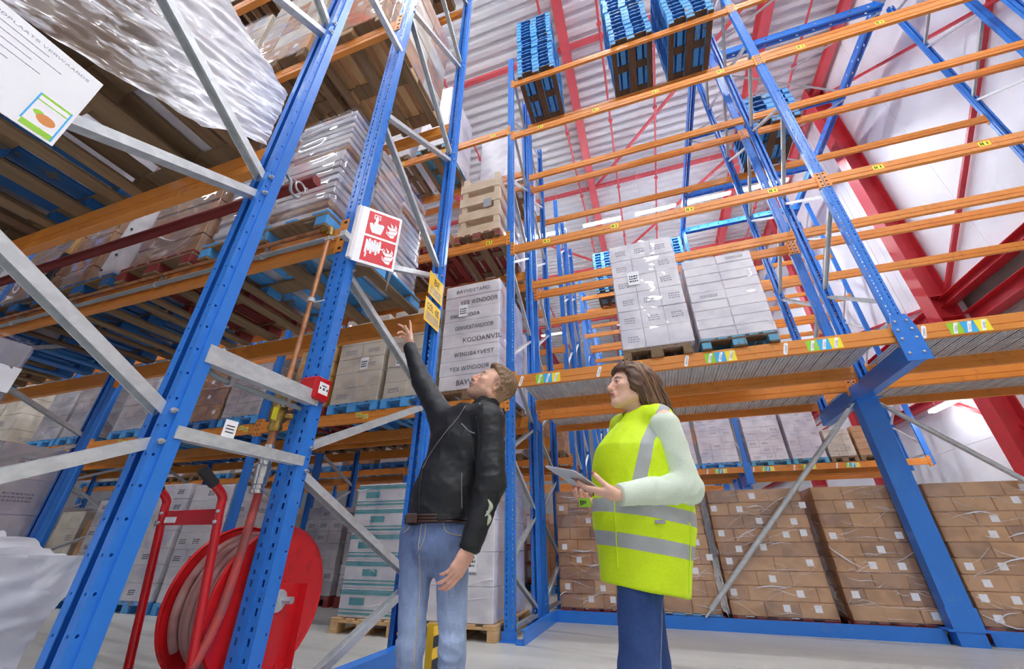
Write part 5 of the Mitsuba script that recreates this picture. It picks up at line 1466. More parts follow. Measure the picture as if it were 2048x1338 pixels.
def hand_sdf(wrist, along, palm_n, thumb_side, curls, s=1.0, spread=0.0, thumb=(0.5, 0.3), split=None, back=None):
    """along: wrist to knuckles; palm_n: out of the palm; thumb_side: +1 / -1 across; curls: bend in degrees per finger (index .. little) as (mcp, pip, dip)"""
    A = unit(along)
    N = unit(np.asarray(palm_n) - A * (np.asarray(palm_n) @ A))
    S = np.cross(A, N) * thumb_side
    w = np.asarray(wrist, float)
    def P(a, n, t):
        return w + s * (a * A + n * N + t * S)
    bk = w + 0.06 * s * (unit(back) if back is not None else -A)
    prims = [cone(bk, P(0.01, 0, 0), 0.027 * s, 0.025 * s, N, 0.8), (cone(P(0.015, 0, 0.012), P(0.082, 0.0, 0.026), 0.024 * s, 0.016 * s, N, 0.62), 0.02 * s), (cone(P(0.015, 0, -0.010), P(0.076, 0.0, -0.024), 0.024 * s, 0.015 * s, N, 0.62), 0.02 * s),
             (cone(P(0.03, 0, 0.0), P(0.08, 0.0, 0.0), 0.024 * s, 0.017 * s, N, 0.62), 0.02 * s), (ell(P(0.028, 0.010, 0.024), s * np.array([0.028, 0.014, 0.017]), np.array([A, N, S]).T), 0.014 * s)]
    L = [(0.044, 0.026, 0.021), (0.048, 0.030, 0.022), (0.045, 0.028, 0.022), (0.034, 0.021, 0.019)]
    base = [(0.088, 0.028), (0.092, 0.0085), (0.088, -0.0105), (0.078, -0.0275)]
    rad = [0.0092, 0.0094, 0.009, 0.0078]
    fan = [0.09, 0.02, -0.05, -0.13]
    tips = []
    for i in range(4):
        p = P(base[i][0], 0.0, base[i][1])
        yaw = fan[i] * (1 + spread) + (split[i] if split else 0)
        ang = 0.0
        q = p - A * 0.02 * s
        r = rad[i] * s
        for j in range(3):
            ang += math.radians(curls[i][j])
            d = (A * math.cos(yaw) + S * math.sin(yaw)) * math.cos(ang) + N * math.sin(ang)
            e = p + d * L[i][j] * s
            prims.append((cone(p, e, r, r * (0.92 if j < 2 else 0.8)), 0.004 * s if j else 0.008 * s))
            p, r = e, r * 0.92
        tips.append(p)
    ta, tb = thumb
    t0 = P(0.022, 0.012, 0.030)
    d1 = unit(A * math.cos(ta) + S * math.sin(ta) + N * tb)
    d2 = unit(A * math.cos(ta * 0.45) + S * math.sin(ta * 0.45) + N * tb * 1.3)
    t1 = t0 + d1 * 0.042 * s
    t2 = t1 + d2 * 0.032 * s
    t3 = t2 + d2 * 0.026 * s
    prims += [(cone(P(0.012, 0.006, 0.018), t0, 0.016 * s, 0.014 * s), 0.012 * s), (cone(t0, t1, 0.0135 * s, 0.0108 * s), 0.008 * s), (cone(t1, t2, 0.0105 * s, 0.0098 * s), 0.004 * s), (cone(t2, t3, 0.0098 * s, 0.0078 * s), 0.004 * s)]
    tips.append(t3)
    return blend(prims), tips
def bounds(pts, pad):
    pts = np.asarray(pts, float)
    return pts.min(0) - pad, pts.max(0) + pad
def hand_color(v, skin, tips, nail=None, F=None):
    col = np.tile(np.array(skin), (len(v), 1)) * (0.92 + 0.16 * meshkit.fbm(v * 70, 2))[:, None]
    for t in tips:
        k = np.exp(-((v - t) ** 2).sum(-1) / 0.014 ** 2)[:, None]
        col = col * (1 - k * np.array([0.02, 0.16, 0.16]))
    return np.clip(col, 0, 1)
def join(ms):
    vs, fs, cs, n = [], [], [], 0
    for v, F, c in ms:
        vs.append(v)
        fs.append(F + n)
        cs.append(c)
        n += len(v)
    return np.vstack(vs), np.vstack(fs), np.vstack(cs)
# ================================================================ the man
def strands(P, R, c, roots, dirs, seed, n, length, r0, colors, parent, name, droop=0.0):
    pass
SKIN_M = srgb(226, 178, 152)
hairM = srgb(118, 94, 70)
man = thing('person', 'man in black jacket and blue jeans leaning back and reaching one arm up', 'person')
# skeleton, in (side, ahead, height)
HC = np.array([-0.108, 2.03, 1.632])
Fm = unit([-0.76, -0.27, 0.60])
Um = unit([0.60, 0.06, 0.80])
LSH, LEL, LWR = np.array([-0.118, 1.93, 1.430]), np.array([-0.092, 1.875, 1.120]), np.array([-0.182, 1.86, 0.852])
RSH, REL, RWR = np.array([-0.372, 2.15, 1.475]), np.array([-0.545, 2.235, 1.745]), np.array([-0.664, 2.275, 2.012])
CH, WA, PE = np.array([-0.275, 2.05, 1.305]), np.array([-0.325, 2.03, 1.10]), np.array([-0.352, 2.02, 0.945])
NK = np.array([-0.155, 2.05, 1.50])
tor = unit([-0.62, -0.78, 0])                  # where the chest looks
hipd = unit([-0.42, -0.90, 0])
acr = unit(LSH - RSH)
RH, LH = PE + [-0.085, 0.02, -0.03], PE + [0.082, -0.012, -0.03]
RKN, LKN = np.array([-0.408, 1.985, 0.52]), np.array([-0.238, 1.955, 0.52])
RAN, LAN = np.array([-0.405, 2.03, 0.09]), np.array([-0.225, 2.0, 0.09])
sd, P, R = head_sdf(HC, Fm, Um, 'm', 1.0)
neck = cone(P(-0.028, -0.05, 0), NK, 0.056, 0.062)
headf = blend([sd, (neck, 0.025)])
hv, hF = net(headf, *bounds([HC - 0.15, HC + 0.15, NK - [0.06, 0.06, 0.03]], 0.0), 0.0034)
def hl(f, u, l):
    return sstep(-0.01, 0.02, u - 0.062 + 1.1 * np.maximum(0, f - 0.045) - 0.9 * np.maximum(0, 0.02 - f)) * 0.4 + sstep(-0.004, 0.03, u + 0.02 - f * 0.9) * sstep(0.035, 0.012, f) * sstep(-0.08, -0.045, u) * 0.75
hc = head_colors(hv, P, R, HC, 1.0, SKIN_M, srgb(190, 128, 116), hairM, srgb(96, 74, 58), hl)
rh, rt = hand_sdf(RWR, RWR - REL + np.array([0.05, 0.0, 0.02]), [-0.62, -0.70, -0.1], 1, [(4, 6, 4), (38, 30, 15), (62, 55, 25), (70, 60, 30)], 0.96, 0.6, thumb=(0.55, 0.55), split=[0.10, 0, 0, 0], back=REL - RWR)
rv, rF = net(rh, *bounds(rt + [RWR, RWR + (RWR - REL) * 0.5], 0.055), 0.0032)
lh, lt = hand_sdf(LWR, [-0.115, -0.03, -0.185], [-0.62, 0.75, 0.25], 1, [(14, 20, 12), (17, 22, 13), (20, 24, 14), (24, 26, 14)], 0.95, -1.0, thumb=(0.34, 0.35), back=LEL - LWR)
lv, lF = net(lh, *bounds(lt + [LWR, LWR + [0.02, 0, 0.05]], 0.055), 0.0032)
inner = blend([cone(PE, WA, 0.115, 0.105, hipd, 0.75), (cone(WA, CH, 0.105, 0.13, tor, 0.7), 0.05), (cone(RSH, LSH, 0.05, 0.05), 0.06), (cone(CH, NK, 0.09, 0.055), 0.06),
               (cone(RH, RKN, 0.066, 0.045), 0.04), (cone(RKN, RAN, 0.045, 0.032), 0.02), (cone(LH, LKN, 0.066, 0.045), 0.04), (cone(LKN, LAN, 0.045, 0.032), 0.02),
               (cone(LSH, LEL, 0.042, 0.035), 0.04), (cone(LEL, LWR, 0.035, 0.025), 0.02), (cone(RSH, REL, 0.042, 0.035), 0.04), (cone(REL, RWR, 0.035, 0.025), 0.02)])
bv, bF = net(inner, [-0.75, 1.7, 0.02], [0.05, 2.42, 2.05], 0.014)
v, F, c = join([(hv, hF, hc), (rv, rF, hand_color(rv, SKIN_M, rt)), (lv, lF, hand_color(lv, srgb(224, 172, 150), lt)), (bv, bF, np.tile(np.array(SKIN_M), (len(bv), 1)))])
person_part('body', v, F, 'skin', man, c)
# hair: short, thicker on top, as a shell over the skull cut at the hairline
top = blend([ell(P(-0.012, 0.046, 0), np.array([0.101, 0.094, 0.076]), R), (ell(P(0.044, 0.094, 0), np.array([0.044, 0.026, 0.052]), R), 0.03)])
def hair_cut(p):
    q = (p - HC) @ R
    f, u, l = q[..., 0], q[..., 1], q[..., 2]
    return (0.046 - u + 1.05 * np.minimum(f, 0) + 0.62 * np.maximum(0, f)) * 0.7
v, F = net(lambda p: np.maximum(top(p), hair_cut(p)), HC - 0.16, HC + 0.16, 0.0042)
n = normals(v, F)
q = (v - HC) @ R
d = 0.010 * (meshkit.noise(q * [55, 40, 150], 3) - 0.35) + 0.006 * (meshkit.noise(q * [120, 90, 260], 4) - 0.5)
hcol = np.array(hairM) * (0.72 + 0.75 * meshkit.noise(q * [60, 50, 260], 5))[:, None]
person_part('hair', v + n * d[:, None], F, 'hair', man, np.clip(hcol, 0, 1))
# jacket
mat('jacket', lambda p, n, uv: mi.Color3f(0.0105, 0.0115, 0.0135) * (0.8 + 0.5 * noise(p.x * 9, p.y * 9, p.z * 9)), 0.52, spec=0.4, sheen=0.15)
torso = [cone(PE + [0.005, 0, 0.0], WA, 0.150, 0.148, hipd, 0.80), (cone(WA, CH, 0.148, 0.168, tor, 0.74), 0.06), (cone(CH + [0.0, 0, 0.04], (RSH + LSH) / 2 + [0.01, 0, 0.0], 0.15, 0.10, tor, 0.72), 0.05),
         (cone(RSH, LSH, 0.070, 0.075), 0.05), (cone((RSH + LSH) / 2 + [0.04, 0, 0.01], NK + [0.012, 0.0, 0.02], 0.085, 0.068), 0.04)]
armL = blend([cone(LSH, LEL, 0.076, 0.058), (cone(LEL, LWR, 0.058, 0.042), 0.02)])
armR = blend([cone(RSH, REL, 0.074, 0.054), (cone(REL, RWR, 0.054, 0.040), 0.02)])
jk = blend(torso + [(armL, 0.03), (armR, 0.05)])
hemn = unit([0.12, 0.05, -1.0])
torsoc = clip(blend(torso), half(PE + [0, 0, 0.025], hemn), local(half(NK + [0.0, 0, 0.038], unit([-0.30, -0.05, 0.95])), NK + [0, 0, 0.06], 0.12))
armLc = clip(armL, half(LWR - unit(LWR - LEL) * 0.010, LWR - LEL))
armRc = clip(armR, half(RWR - unit(RWR - REL) * 0.012, RWR - REL))
cax = unit([0.12, -0.02, 0.95])
col_o = clip(cone(NK - cax * 0.05, NK + cax * 0.10, 0.082, 0.080), local(half(NK + cax * 0.085 , unit([-0.55, -0.12, 0.80])), NK + cax * 0.08, 0.2))
col_i = cone(NK - cax * 0.0, NK + cax * 0.2, 0.070, 0.070)
jf = blend([torsoc, (armLc, 0.025), (armRc, 0.05), (col_o, 0.012), (col_i, -0.004)])
v, F = net(jf, [-0.76, 1.62, 0.84], [0.06, 2.42, 2.06], 0.0062)
arm_l, arm_r = unit(LEL - LSH), unit(REL - RSH)
v = wrinkle(v, F, [(0.011, stretched([0.55, 0.25, -0.8], 3, 13), near(WA + [0.05, -0.1, 0.05], 0.2), 3), (0.010, stretched(np.cross(arm_l, [0, 1, 0]), 6, 20), near(LEL, 0.15), 5), (0.009, stretched([1, 0.2, 0.1], 5, 24), near((LEL + LWR) / 2, 0.12), 6),
                   (0.008, stretched(np.cross(arm_r, [0, 1, 0]), 6, 20), near(REL, 0.14), 7), (0.010, stretched([-0.6, 0.1, 0.7], 3, 14), near(RSH + [0.06, -0.1, -0.10], 0.16), 8), (0.006, iso(11), None, 9), (0.0022, iso(40), None, 10), (0.009, stretched([0.9, 0.1, -0.35], 3, 18), near(PE + [0.0, -0.1, 0.09], 0.15), 11)])
jk_part = person_part('jacket', v, F, 'jacket', man)
jv = v
def on_surface(f, pts, back=0.4, off=0.002):
    """drops points onto the surface f along the viewing side (-ahead)"""
    out = []
    for p in np.asarray(pts, float):
        q = p - np.array([0, back, 0])
        for _ in range(80):
            d = f(q[None])[0]
            q = q + np.array([0, max(d, 0.0008) * 0.8, 0])
            if d < 0.0005:
                break
        out.append(q - np.array([0, off, 0]))
    return np.array(out)
def resamp(pts, n):
    pts = np.asarray(pts, float)
    s = np.r_[0, np.cumsum(np.linalg.norm(np.diff(pts, axis=0), axis=1))]
    t = np.linspace(0, s[-1], n)
    return np.stack([np.interp(t, s, pts[:, k]) for k in range(3)], 1)
mat('zip_grey', srgb(120, 122, 130), 0.35, 0.3)
from scipy.spatial import cKDTree
_jt = [cKDTree(jv[:, [0, 2]]), jv, None]
def on_mesh(tree, pts, off):
    out = []
    for p in pts:
        i = tree[0].query(p[[0, 2]], k=24)[1]
        q = tree[1][i]
        i = np.argsort(q[:, 1])[:6]
        out.append([p[0], q[i, 1].mean() - off, p[2]])
    out = np.array(out)
    k = np.array([1, 2, 3, 2, 1]) / 9
    out[2:-2, 1] = np.minimum(np.convolve(out[:, 1], k, 'valid'), out[2:-2, 1] + 0.002)
    return out
def seam(name, pts, r, m, f=None, off=0.003, n=40, label=None):
    q = on_mesh(_jt, resamp(bez(np.c_[np.asarray(pts)[:, 0], np.full(len(pts), 2.0), np.asarray(pts)[:, 1]], 10), n), 0.0)
    part(name, tube(W(q), r, 6), m, man, True, label)
seam('zip', [(-0.215, 1.545), (-0.27, 1.44), (-0.345, 1.34), (-0.405, 1.26), (-0.43, 1.20)], 0.0026, 'zip_grey')
seam('zip', [(-0.43, 1.20), (-0.425, 1.10), (-0.415, 1.0)], 0.003, 'jacket')
seam('pocket_zip', [(-0.232, 1.17), (-0.226, 1.08), (-0.222, 1.02)], 0.0026, 'zip_grey')
seam('chest_zip', [(-0.25, 1.405), (-0.215, 1.37), (-0.18, 1.35)], 0.0022, 'ink_faint')
seam('seam', [(-0.20, 1.50), (-0.16, 1.36), (-0.155, 1.2), (-0.175, 1.02)], 0.0025, 'jacket')
part('collar_button', trimesh.creation.icosphere(subdivisions=1, radius=0.007).apply_translation(W(on_surface(jk, [(-0.162, 2.0, 1.50)])[0])), 'zip_grey', man)
mat('reflective', srgb(182, 190, 170), 0.4)
fa = LWR + (LEL - LWR) * 0.62
for (dz, l) in ((0.0, 0.006), (-0.045, 0.0)):
    cpts = on_surface(jk, [fa + [0.018 + l, 0, 0.03 + dz], fa + [0.03 + l, 0, 0.005 + dz], fa + [0.02 + l, 0, -0.02 + dz], fa + [0.006 + l, 0, -0.035 + dz]], 0.4, 0.004)
    part('reflective_patch', tube(W(bez(cpts, 6)), np.interp(np.linspace(0, 1, 19), [0, 0.4, 1], [0.003, 0.011, 0.002]), 8), 'reflective', man, True)
# collar flaps and cuffs
for Wp, E_ in ((RWR, REL), (LWR, LEL)):
    d = unit(Wp - E_)
    part('cuff', tube(W(np.array([Wp - d * 0.045, Wp - d * 0.035, Wp - d * 0.006, Wp])), [0.0425, 0.0445, 0.0405, 0.036], 22), 'jacket', man, 40)
# jeans and belt
def f_jeans(p, n, uv):
    lx = p.x * EL[0] + p.y * EL[1]
    fade = noise(lx * 9, p.z * 5.5, 3.0)
    th = smoothstep(0.98, 0.60, p.z) * smoothstep(0.30, 0.55, p.z)
    tw = noise(lx * 420, p.y * 420, p.z * 160) * 0.5 + noise(lx * 90, p.y * 90, p.z * 30) * 0.5
    c = mix(srgb(78, 98, 140), srgb(158, 176, 206), dr.clip(0.15 + 0.75 * th * (0.35 + 0.65 * fade) + 0.25 * smoothstep(0.6, 0.3, p.z), 0, 1))
    return c * (0.80 + 0.40 * tw)
mat('jeans', f_jeans, 0.75, spec=0.2)
je = blend([cone(PE + [0, 0, 0.02], PE + [0, 0, -0.05], 0.134, 0.140, hipd, 0.80), (cone(RH, RKN, 0.080, 0.051), 0.03), (cone(RKN, RAN, 0.050, 0.050), 0.02), (cone(LH, LKN, 0.080, 0.051), 0.03), (cone(LKN, LAN, 0.050, 0.050), 0.02), (ell(PE + [0, -0.06, -0.07], [0.07, 0.05, 0.06]), 0.03)])
jef = clip(je, half(PE + [0, 0, 0.06], [0.0, 0, 1.0]), half([0, 0, 0.045], [0, 0, -1]))
v, F = net(jef, [-0.56, 1.78, 0.03], [-0.08, 2.24, 1.03], 0.0062)
v = wrinkle(v, F, [(0.012, stretched([1, 0.1, 0.25], 5, 22), near(RKN + [0, -0.05, -0.02], 0.13), 21), (0.012, stretched([1, 0.1, -0.2], 5, 22), near(LKN + [0, -0.05, -0.02], 0.13), 22), (0.007, stretched([1, 0.3, 0.5], 4, 20), near(PE + [-0.04, -0.1, -0.09], 0.13), 23), (0.007, stretched([1, -0.3, -0.5], 4, 20), near(PE + [0.05, -0.1, -0.09], 0.13), 24), (0.003, iso(14), None, 25), (0.010, stretched([1, 0, 0.1], 5, 26), near((RAN + LAN) / 2 + [0, 0, 0.12], 0.22), 26)])
person_part('jeans', v, F, 'jeans', man)
_pt = [cKDTree(v[:, [0, 2]]), v]
mat('stitch', srgb(196, 180, 150), 0.7)
def jseam(name, pts, r, m='stitch', off=0.0018):
    q = on_mesh(_pt, resamp(bez(np.c_[np.asarray(pts)[:, 0], np.full(len(pts), 2.0), np.asarray(pts)[:, 1]], 10), 40), 0.0)
    part(name, tube(W(q), r, 5), m, man, True)
jseam('fly_stitch', [(-0.378, 0.96), (-0.378, 0.90), (-0.392, 0.862)], 0.0014)
jseam('fly_seam', [(-0.398, 0.965), (-0.400, 0.90), (-0.398, 0.855)], 0.0016)
jseam('pocket_seam', [(-0.30, 0.965), (-0.292, 0.935), (-0.262, 0.918), (-0.215, 0.912)], 0.0018)
jseam('pocket_seam', [(-0.452, 0.965), (-0.465, 0.94), (-0.485, 0.925)], 0.0018)
jseam('leg_seam', [(-0.395, 0.84), (-0.385, 0.7), (-0.378, 0.5), (-0.372, 0.2)], 0.0018)
mat('belt', srgb(58, 36, 30), 0.4)
bp = np.array([PE + np.array([0.0, 0, 0.035]) + 0.149 * math.cos(a) * np.cross(hipd, EZ) + 0.122 * math.sin(a) * hipd for a in np.linspace(0, 2 * PI, 49)])
ms = []
for dz in (-0.012, 0.0, 0.012):
    ms.append(tube(W(bp + [0, 0, dz]), 0.0065, 6, False))
part('belt', cat(ms), 'belt', man, True)
bk = PE + 0.128 * hipd + [-0.035, 0, 0.035]
part('belt_buckle', placed(cbox(0.05, 0.012, 0.038, 0.004), W(bk), rz(18.56 + 8)), 'belt', man)
mat('shoe', srgb(52, 50, 52), 0.5)
def shoe(an, d, m, par):
    d = unit(d)
    f = blend([cone(an + [0, 0, -0.03], an + d * 0.15 + [0, 0, -0.055], 0.045, 0.034), (cone(an - d * 0.04 + [0, 0, -0.05], an + d * 0.02 + [0, 0, 0.0], 0.038, 0.045), 0.02)])
    v, F = net(clip(f, half([0, 0, 0.003], [0, 0, -1])), an - [0.24, 0.24, 0.1], an + [0.24, 0.24, 0.08], 0.008)
    person_part('shoe', v, F, m, par)
shoe(RAN, [-0.6, -0.8, 0], 'shoe', man)
shoe(LAN, [-0.3, -0.95, 0], 'shoe', man)
# ================================================================ the woman
SKIN_W = srgb(232, 186, 162)
wom = thing('person', 'woman with long brown hair in yellow reflective vest holding a tablet', 'person')
HC = np.array([0.583, 1.84, 1.558])
Fm = unit([-0.93, -0.22, 0.16])
Um = unit([0.16, 0.0, 0.98])
LSH, LEL, LWR = np.array([0.672, 1.715, 1.360]), np.array([0.712, 1.715, 1.085]), np.array([0.402, 1.625, 1.046])
RSH, REL, RWR = np.array([0.565, 2.02, 1.375]), np.array([0.60, 2.12, 1.10]), np.array([0.395, 1.93, 1.03])
NK = np.array([0.612, 1.86, 1.42])
CHW, WAW, HEW = np.array([0.592, 1.865, 1.19]), np.array([0.562, 1.865, 0.99]), np.array([0.527, 1.86, 0.72])
PEW = np.array([0.55, 1.87, 0.82])
RH, LH = PEW + [-0.01, 0.08, -0.04], PEW + [-0.05, -0.07, -0.04]
RKN, LKN = np.array([0.545, 1.96, 0.48]), np.array([0.455, 1.80, 0.48])
RAN, LAN = np.array([0.62, 1.98, 0.09]), np.array([0.47, 1.82, 0.09])
sd, P, R = head_sdf(HC, Fm, Um, 'f', 0.96)
headf = blend([sd, (cone(P(-0.03, -0.06, 0), NK, 0.050, 0.058), 0.025)])
hv, hF = net(headf, *bounds([HC - 0.15, HC + 0.15, NK - [0.06, 0.06, 0.03]], 0.0), 0.0034)
hc = head_colors(hv, P, R, HC, 0.96, SKIN_W, srgb(178, 92, 92), srgb(84, 58, 46))
lh, lt = hand_sdf(LWR, [-0.90, 0.34, 0.20], [0.24, 0.10, 0.95], -1, [(6, 16, 10), (8, 20, 12), (10, 22, 12), (12, 26, 14)], 0.90, 0.0, thumb=(0.25, 0.55), back=LEL - LWR)
lv, lF = net(lh, *bounds(lt + [LWR, LWR + [0.05, 0, 0]], 0.055), 0.0032)
rh, rt = hand_sdf(RWR, [-0.84, -0.50, 0.16], [0.2, -0.1, 0.95], 1, [(20, 34, 20), (22, 36, 20), (24, 38, 22), (28, 40, 24)], 0.90, 0.0, thumb=(0.5, 0.5), back=REL - RWR)
rv, rF = net(rh, *bounds(rt + [RWR, RWR + [0.05, 0, 0]], 0.055), 0.0034)
inner = blend([cone(PEW, WAW, 0.12, 0.11), (cone(WAW, CHW, 0.11, 0.125), 0.05), (cone(RSH, LSH, 0.045, 0.045), 0.06), (cone(CHW, NK, 0.09, 0.05), 0.06), (cone(RH, RKN, 0.065, 0.045), 0.04), (cone(RKN, RAN, 0.045, 0.03), 0.02), (cone(LH, LKN, 0.065, 0.045), 0.04), (cone(LKN, LAN, 0.045, 0.03), 0.02),
               (cone(LSH, LEL, 0.038, 0.033), 0.04), (cone(LEL, LWR, 0.033, 0.023), 0.02), (cone(RSH, REL, 0.038, 0.033), 0.04), (cone(REL, RWR, 0.033, 0.023), 0.02)])
bv, bF = net(inner, [0.3, 1.6, 0.02], [0.82, 2.25, 1.5], 0.014)
lc, rcw = hand_color(lv, SKIN_W, lt), hand_color(rv, srgb(222, 172, 150), rt)
for cc_, vv, tt in ((lc, lv, lt), (rcw, rv, rt)):
    for q in tt:
        k = sstep(0.0125, 0.009, np.linalg.norm(vv - q, axis=1))[:, None]
        cc_[:] = cc_ * (1 - 0.75 * k) + np.array(srgb(128, 40, 48)) * 0.75 * k
v, F, c = join([(hv, hF, hc), (lv, lF, lc), (rv, rF, rcw), (bv, bF, np.tile(np.array(SKIN_W), (len(bv), 1)))])
person_part('body', v, F, 'skin', wom, c)
part('ring', tube(W(np.array([LWR + 0.9 * np.array([-0.90, 0.34, 0.20]) * 0.108 + np.array([0.0, 0.0085 * math.cos(a), 0.0105 * math.sin(a)]) + [0.002, -0.012, -0.012] for a in np.linspace(0, 2 * PI, 20)])), 0.0016, 6, False), 'brass', wom, True)
# hair
s_ = 0.96
hcap = blend([ell(P(-0.022, 0.046, 0), s_ * np.array([0.112, 0.098, 0.092]), R), (ell(P(0.045, 0.088, 0), s_ * np.array([0.048, 0.036, 0.066]), R), 0.03),
              (cone(P(-0.07, 0.02, 0), P(-0.125, -0.07, 0), 0.092, 0.080), 0.04), (cone(P(-0.125, -0.07, 0.0), P(-0.16, -0.16, 0.01), 0.080, 0.060), 0.04), (cone(P(-0.16, -0.16, 0.02), P(-0.265, -0.30, 0.03), 0.058, 0.032), 0.04), (cone(P(-0.265, -0.30, 0.03), P(-0.300, -0.385, 0.03), 0.032, 0.012), 0.03),
              (cone(P(0.02, 0.02, 0.074), P(-0.060, -0.085, 0.064), 0.028, 0.018), 0.03), (cone(P(0.045, 0.07, 0.055), P(0.015, 0.0, 0.078), 0.022, 0.020), 0.03), (cone(P(0.02, 0.02, -0.074), P(-0.060, -0.085, -0.064), 0.028, 0.018), 0.03)])
def face_cut(p):
    q = (p - HC) @ R / s_
    f, u, l = q[..., 0], q[..., 1], q[..., 2]
    g = np.maximum(f - (0.040 + 0.30 * np.clip(u, -0.05, 0.09)), -(0.0 * l + 1))
    return np.minimum(g, 0.062 - u + 0.35 * np.maximum(f - 0.06, 0)) * 0.8
v, F = net(lambda p: np.maximum(hcap(p), face_cut(p)), HC - [0.20, 0.19, 0.44], HC + [0.38, 0.20, 0.18], 0.0055)
n = normals(v, F)
q = (v - HC) @ R
bend = q + np.stack([0.35 * q[:, 1] ** 2, 0 * q[:, 1], 0.02 * np.sin(q[:, 1] * 38)], 1)
flow = np.stack([bend[:, 0] * 0.85 + bend[:, 1] * 0.53, bend[:, 0] * 0.53 - bend[:, 1] * 0.85, bend[:, 2]], 1)      # along, across, sideways
st = meshkit.noise(flow * [9, 110, 110], 31)
d = 0.012 * (meshkit.noise(flow * [5, 38, 38], 30) - 0.5) + 0.007 * (st - 0.5)
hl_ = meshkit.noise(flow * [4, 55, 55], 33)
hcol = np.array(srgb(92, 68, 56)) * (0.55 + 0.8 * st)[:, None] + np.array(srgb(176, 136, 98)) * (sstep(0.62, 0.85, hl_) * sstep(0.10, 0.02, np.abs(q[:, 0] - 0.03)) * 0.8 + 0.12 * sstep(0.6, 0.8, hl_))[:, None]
person_part('hair', v + n * d[:, None], F, 'hair', wom, np.clip(hcol, 0, 1))
hr = np.random.RandomState(8)
ms = []
for i in range(150):                                              # loose strands over the cap
    a = hr.uniform(-0.055, 0.062)
    sd_ = 1 if hr.rand() < 0.8 else -1
    e = np.array([a * 0.9 - 0.13 + hr.uniform(-0.03, 0.02), -0.13 + hr.uniform(-0.09, 0.06), sd_ * (0.062 + hr.uniform(-0.03, 0.01))])
    p0 = np.array([a, 0.135 - 2.0 * a * a, sd_ * hr.uniform(0.0, 0.035)])
    m1 = p0 * 0.72 + e * 0.28 + [0.01, 0.0, sd_ * 0.035]
    m2 = p0 * 0.35 + e * 0.65 + [-0.005 + hr.uniform(-0.01, 0.01), 0.0, sd_ * 0.03]
    pts = [p0, m1, m2, e]
    w = np.array([P(*x) for x in bez(pts, 6)])
    dd = hcap(w)
    e = 0.002
    g = np.stack([(hcap(w + e * np.eye(3)[k]) - dd) / e for k in range(3)], -1)
    w = w - g * (dd - 0.0045)[:, None]
    ms.append(tube(W(w), np.linspace(0.0022, 0.0009, len(w)), 5))
mat('hair_light', srgb(150, 112, 80), 0.5)
ms1, ms2 = ms[::2], ms[1::2]
k = part('hair_strands', cat(ms1), 'hair_light', wom, True)
labels[k] = {'kind': 'stuff', 'label': 'light brown strands'}
mat('hair_dark', srgb(74, 54, 44), 0.5)
k = part('hair_strands', cat(ms2), 'hair_dark', wom, True)
labels[k] = {'kind': 'stuff', 'label': 'dark brown strands'}
# mint sleeves
mat('mint', lambda p, n, uv: mi.Color3f(srgb(212, 226, 206)) * (0.93 + 0.1 * noise(p.x * 240, p.y * 240, p.z * 240)), 0.8, sheen=0.3)
armL = blend([cone(LSH - [0, 0, 0.022], LEL, 0.066, 0.060), (cone(LEL, LWR, 0.060, 0.040), 0.02)])
armR = blend([cone(RSH, REL, 0.072, 0.060), (cone(REL, RWR, 0.058, 0.040), 0.02)])
for nm, f, We, E_, Sh in (('sleeve', armL, LWR, LEL, LSH), ('sleeve', armR, RWR, REL, RSH)):
    g = clip(f, half(We + unit(E_ - We) * 0.012, We - E_))
    v, F = net(g, np.minimum.reduce([We, E_, Sh]) - 0.09, np.maximum.reduce([We, E_, Sh]) + 0.09, 0.006)
    ua, fa = unit(E_ - Sh), unit(We - E_)
    v = wrinkle(v, F, [(0.018, stretched(unit([0.6, 0, 0.8]), 5, 24), near(E_ + [0, -0.05, -0.02], 0.095), 41), (0.014, stretched(unit([0.3, 0.2, 1]), 5, 26), near(E_ * 0.6 + We * 0.4, 0.09), 42), (0.006, stretched([0.8, 0, -0.6], 4, 16), near(Sh * 0.5 + E_ * 0.5, 0.12), 43), (0.0025, iso(18), None, 44)])
    person_part(nm, v, F, 'mint', wom)
top = blend([cone(CHW, NK - [0, 0, 0.05], 0.15, 0.085), (cone(RSH, LSH - [0.0, -0.03, 0.01], 0.045, 0.042), 0.05)])
v, F = net(clip(top, local(half(NK + [0, 0, 0.0], [-0.35, 0, 0.95]), NK, 0.15)), [0.34, 1.6, 1.05], [0.82, 2.15, 1.5], 0.009)
person_part('shirt', v, F, 'mint', wom)
# vest with reflective bands
lx0 = (EL[0], EL[1])
def f_vest(p, n, uv):
    l = p.x * EL[0] + p.y * EL[1]
    fo = p.x * EF[0] + p.y * EF[1]
    w = p.z + 0.165 * (l - 0.55)
    b1 = smoothstep(0.968, 0.970, w) * smoothstep(1.024, 1.022, w)
    b2 = smoothstep(0.846, 0.848, w) * smoothstep(0.900, 0.898, w)
    # strap over the near shoulder, leaning forward down to the first band
    c = 0.512 + 0.36 * dr.maximum(p.z - 1.10, 0) + 0.35 * dr.maximum(p.z - 1.26, 0)
    b3 = smoothstep(c - 0.029, c - 0.027, l) * smoothstep(c + 0.029, c + 0.027, l) * smoothstep(1.0, 1.01, p.z) * smoothstep(1.86, 1.85, fo)
    g = dr.clip(b1 + b2 + b3, 0, 1)
    hemb = smoothstep(0.722, 0.720, w) * 0.06
    y = mi.Color3f(0.62, 0.86, 0.012) * (0.96 + 0.08 * noise(p.x * 160, p.y * 160, p.z * 160) - hemb)
    gr = mi.Color3f(srgb(166, 172, 170)) * (0.94 + 0.12 * noise(p.x * 30, p.y * 30, p.z * 30))
    return mix(y, gr, g)
mat('vest', f_vest, 0.55, spec=0.3, sheen=0.2)
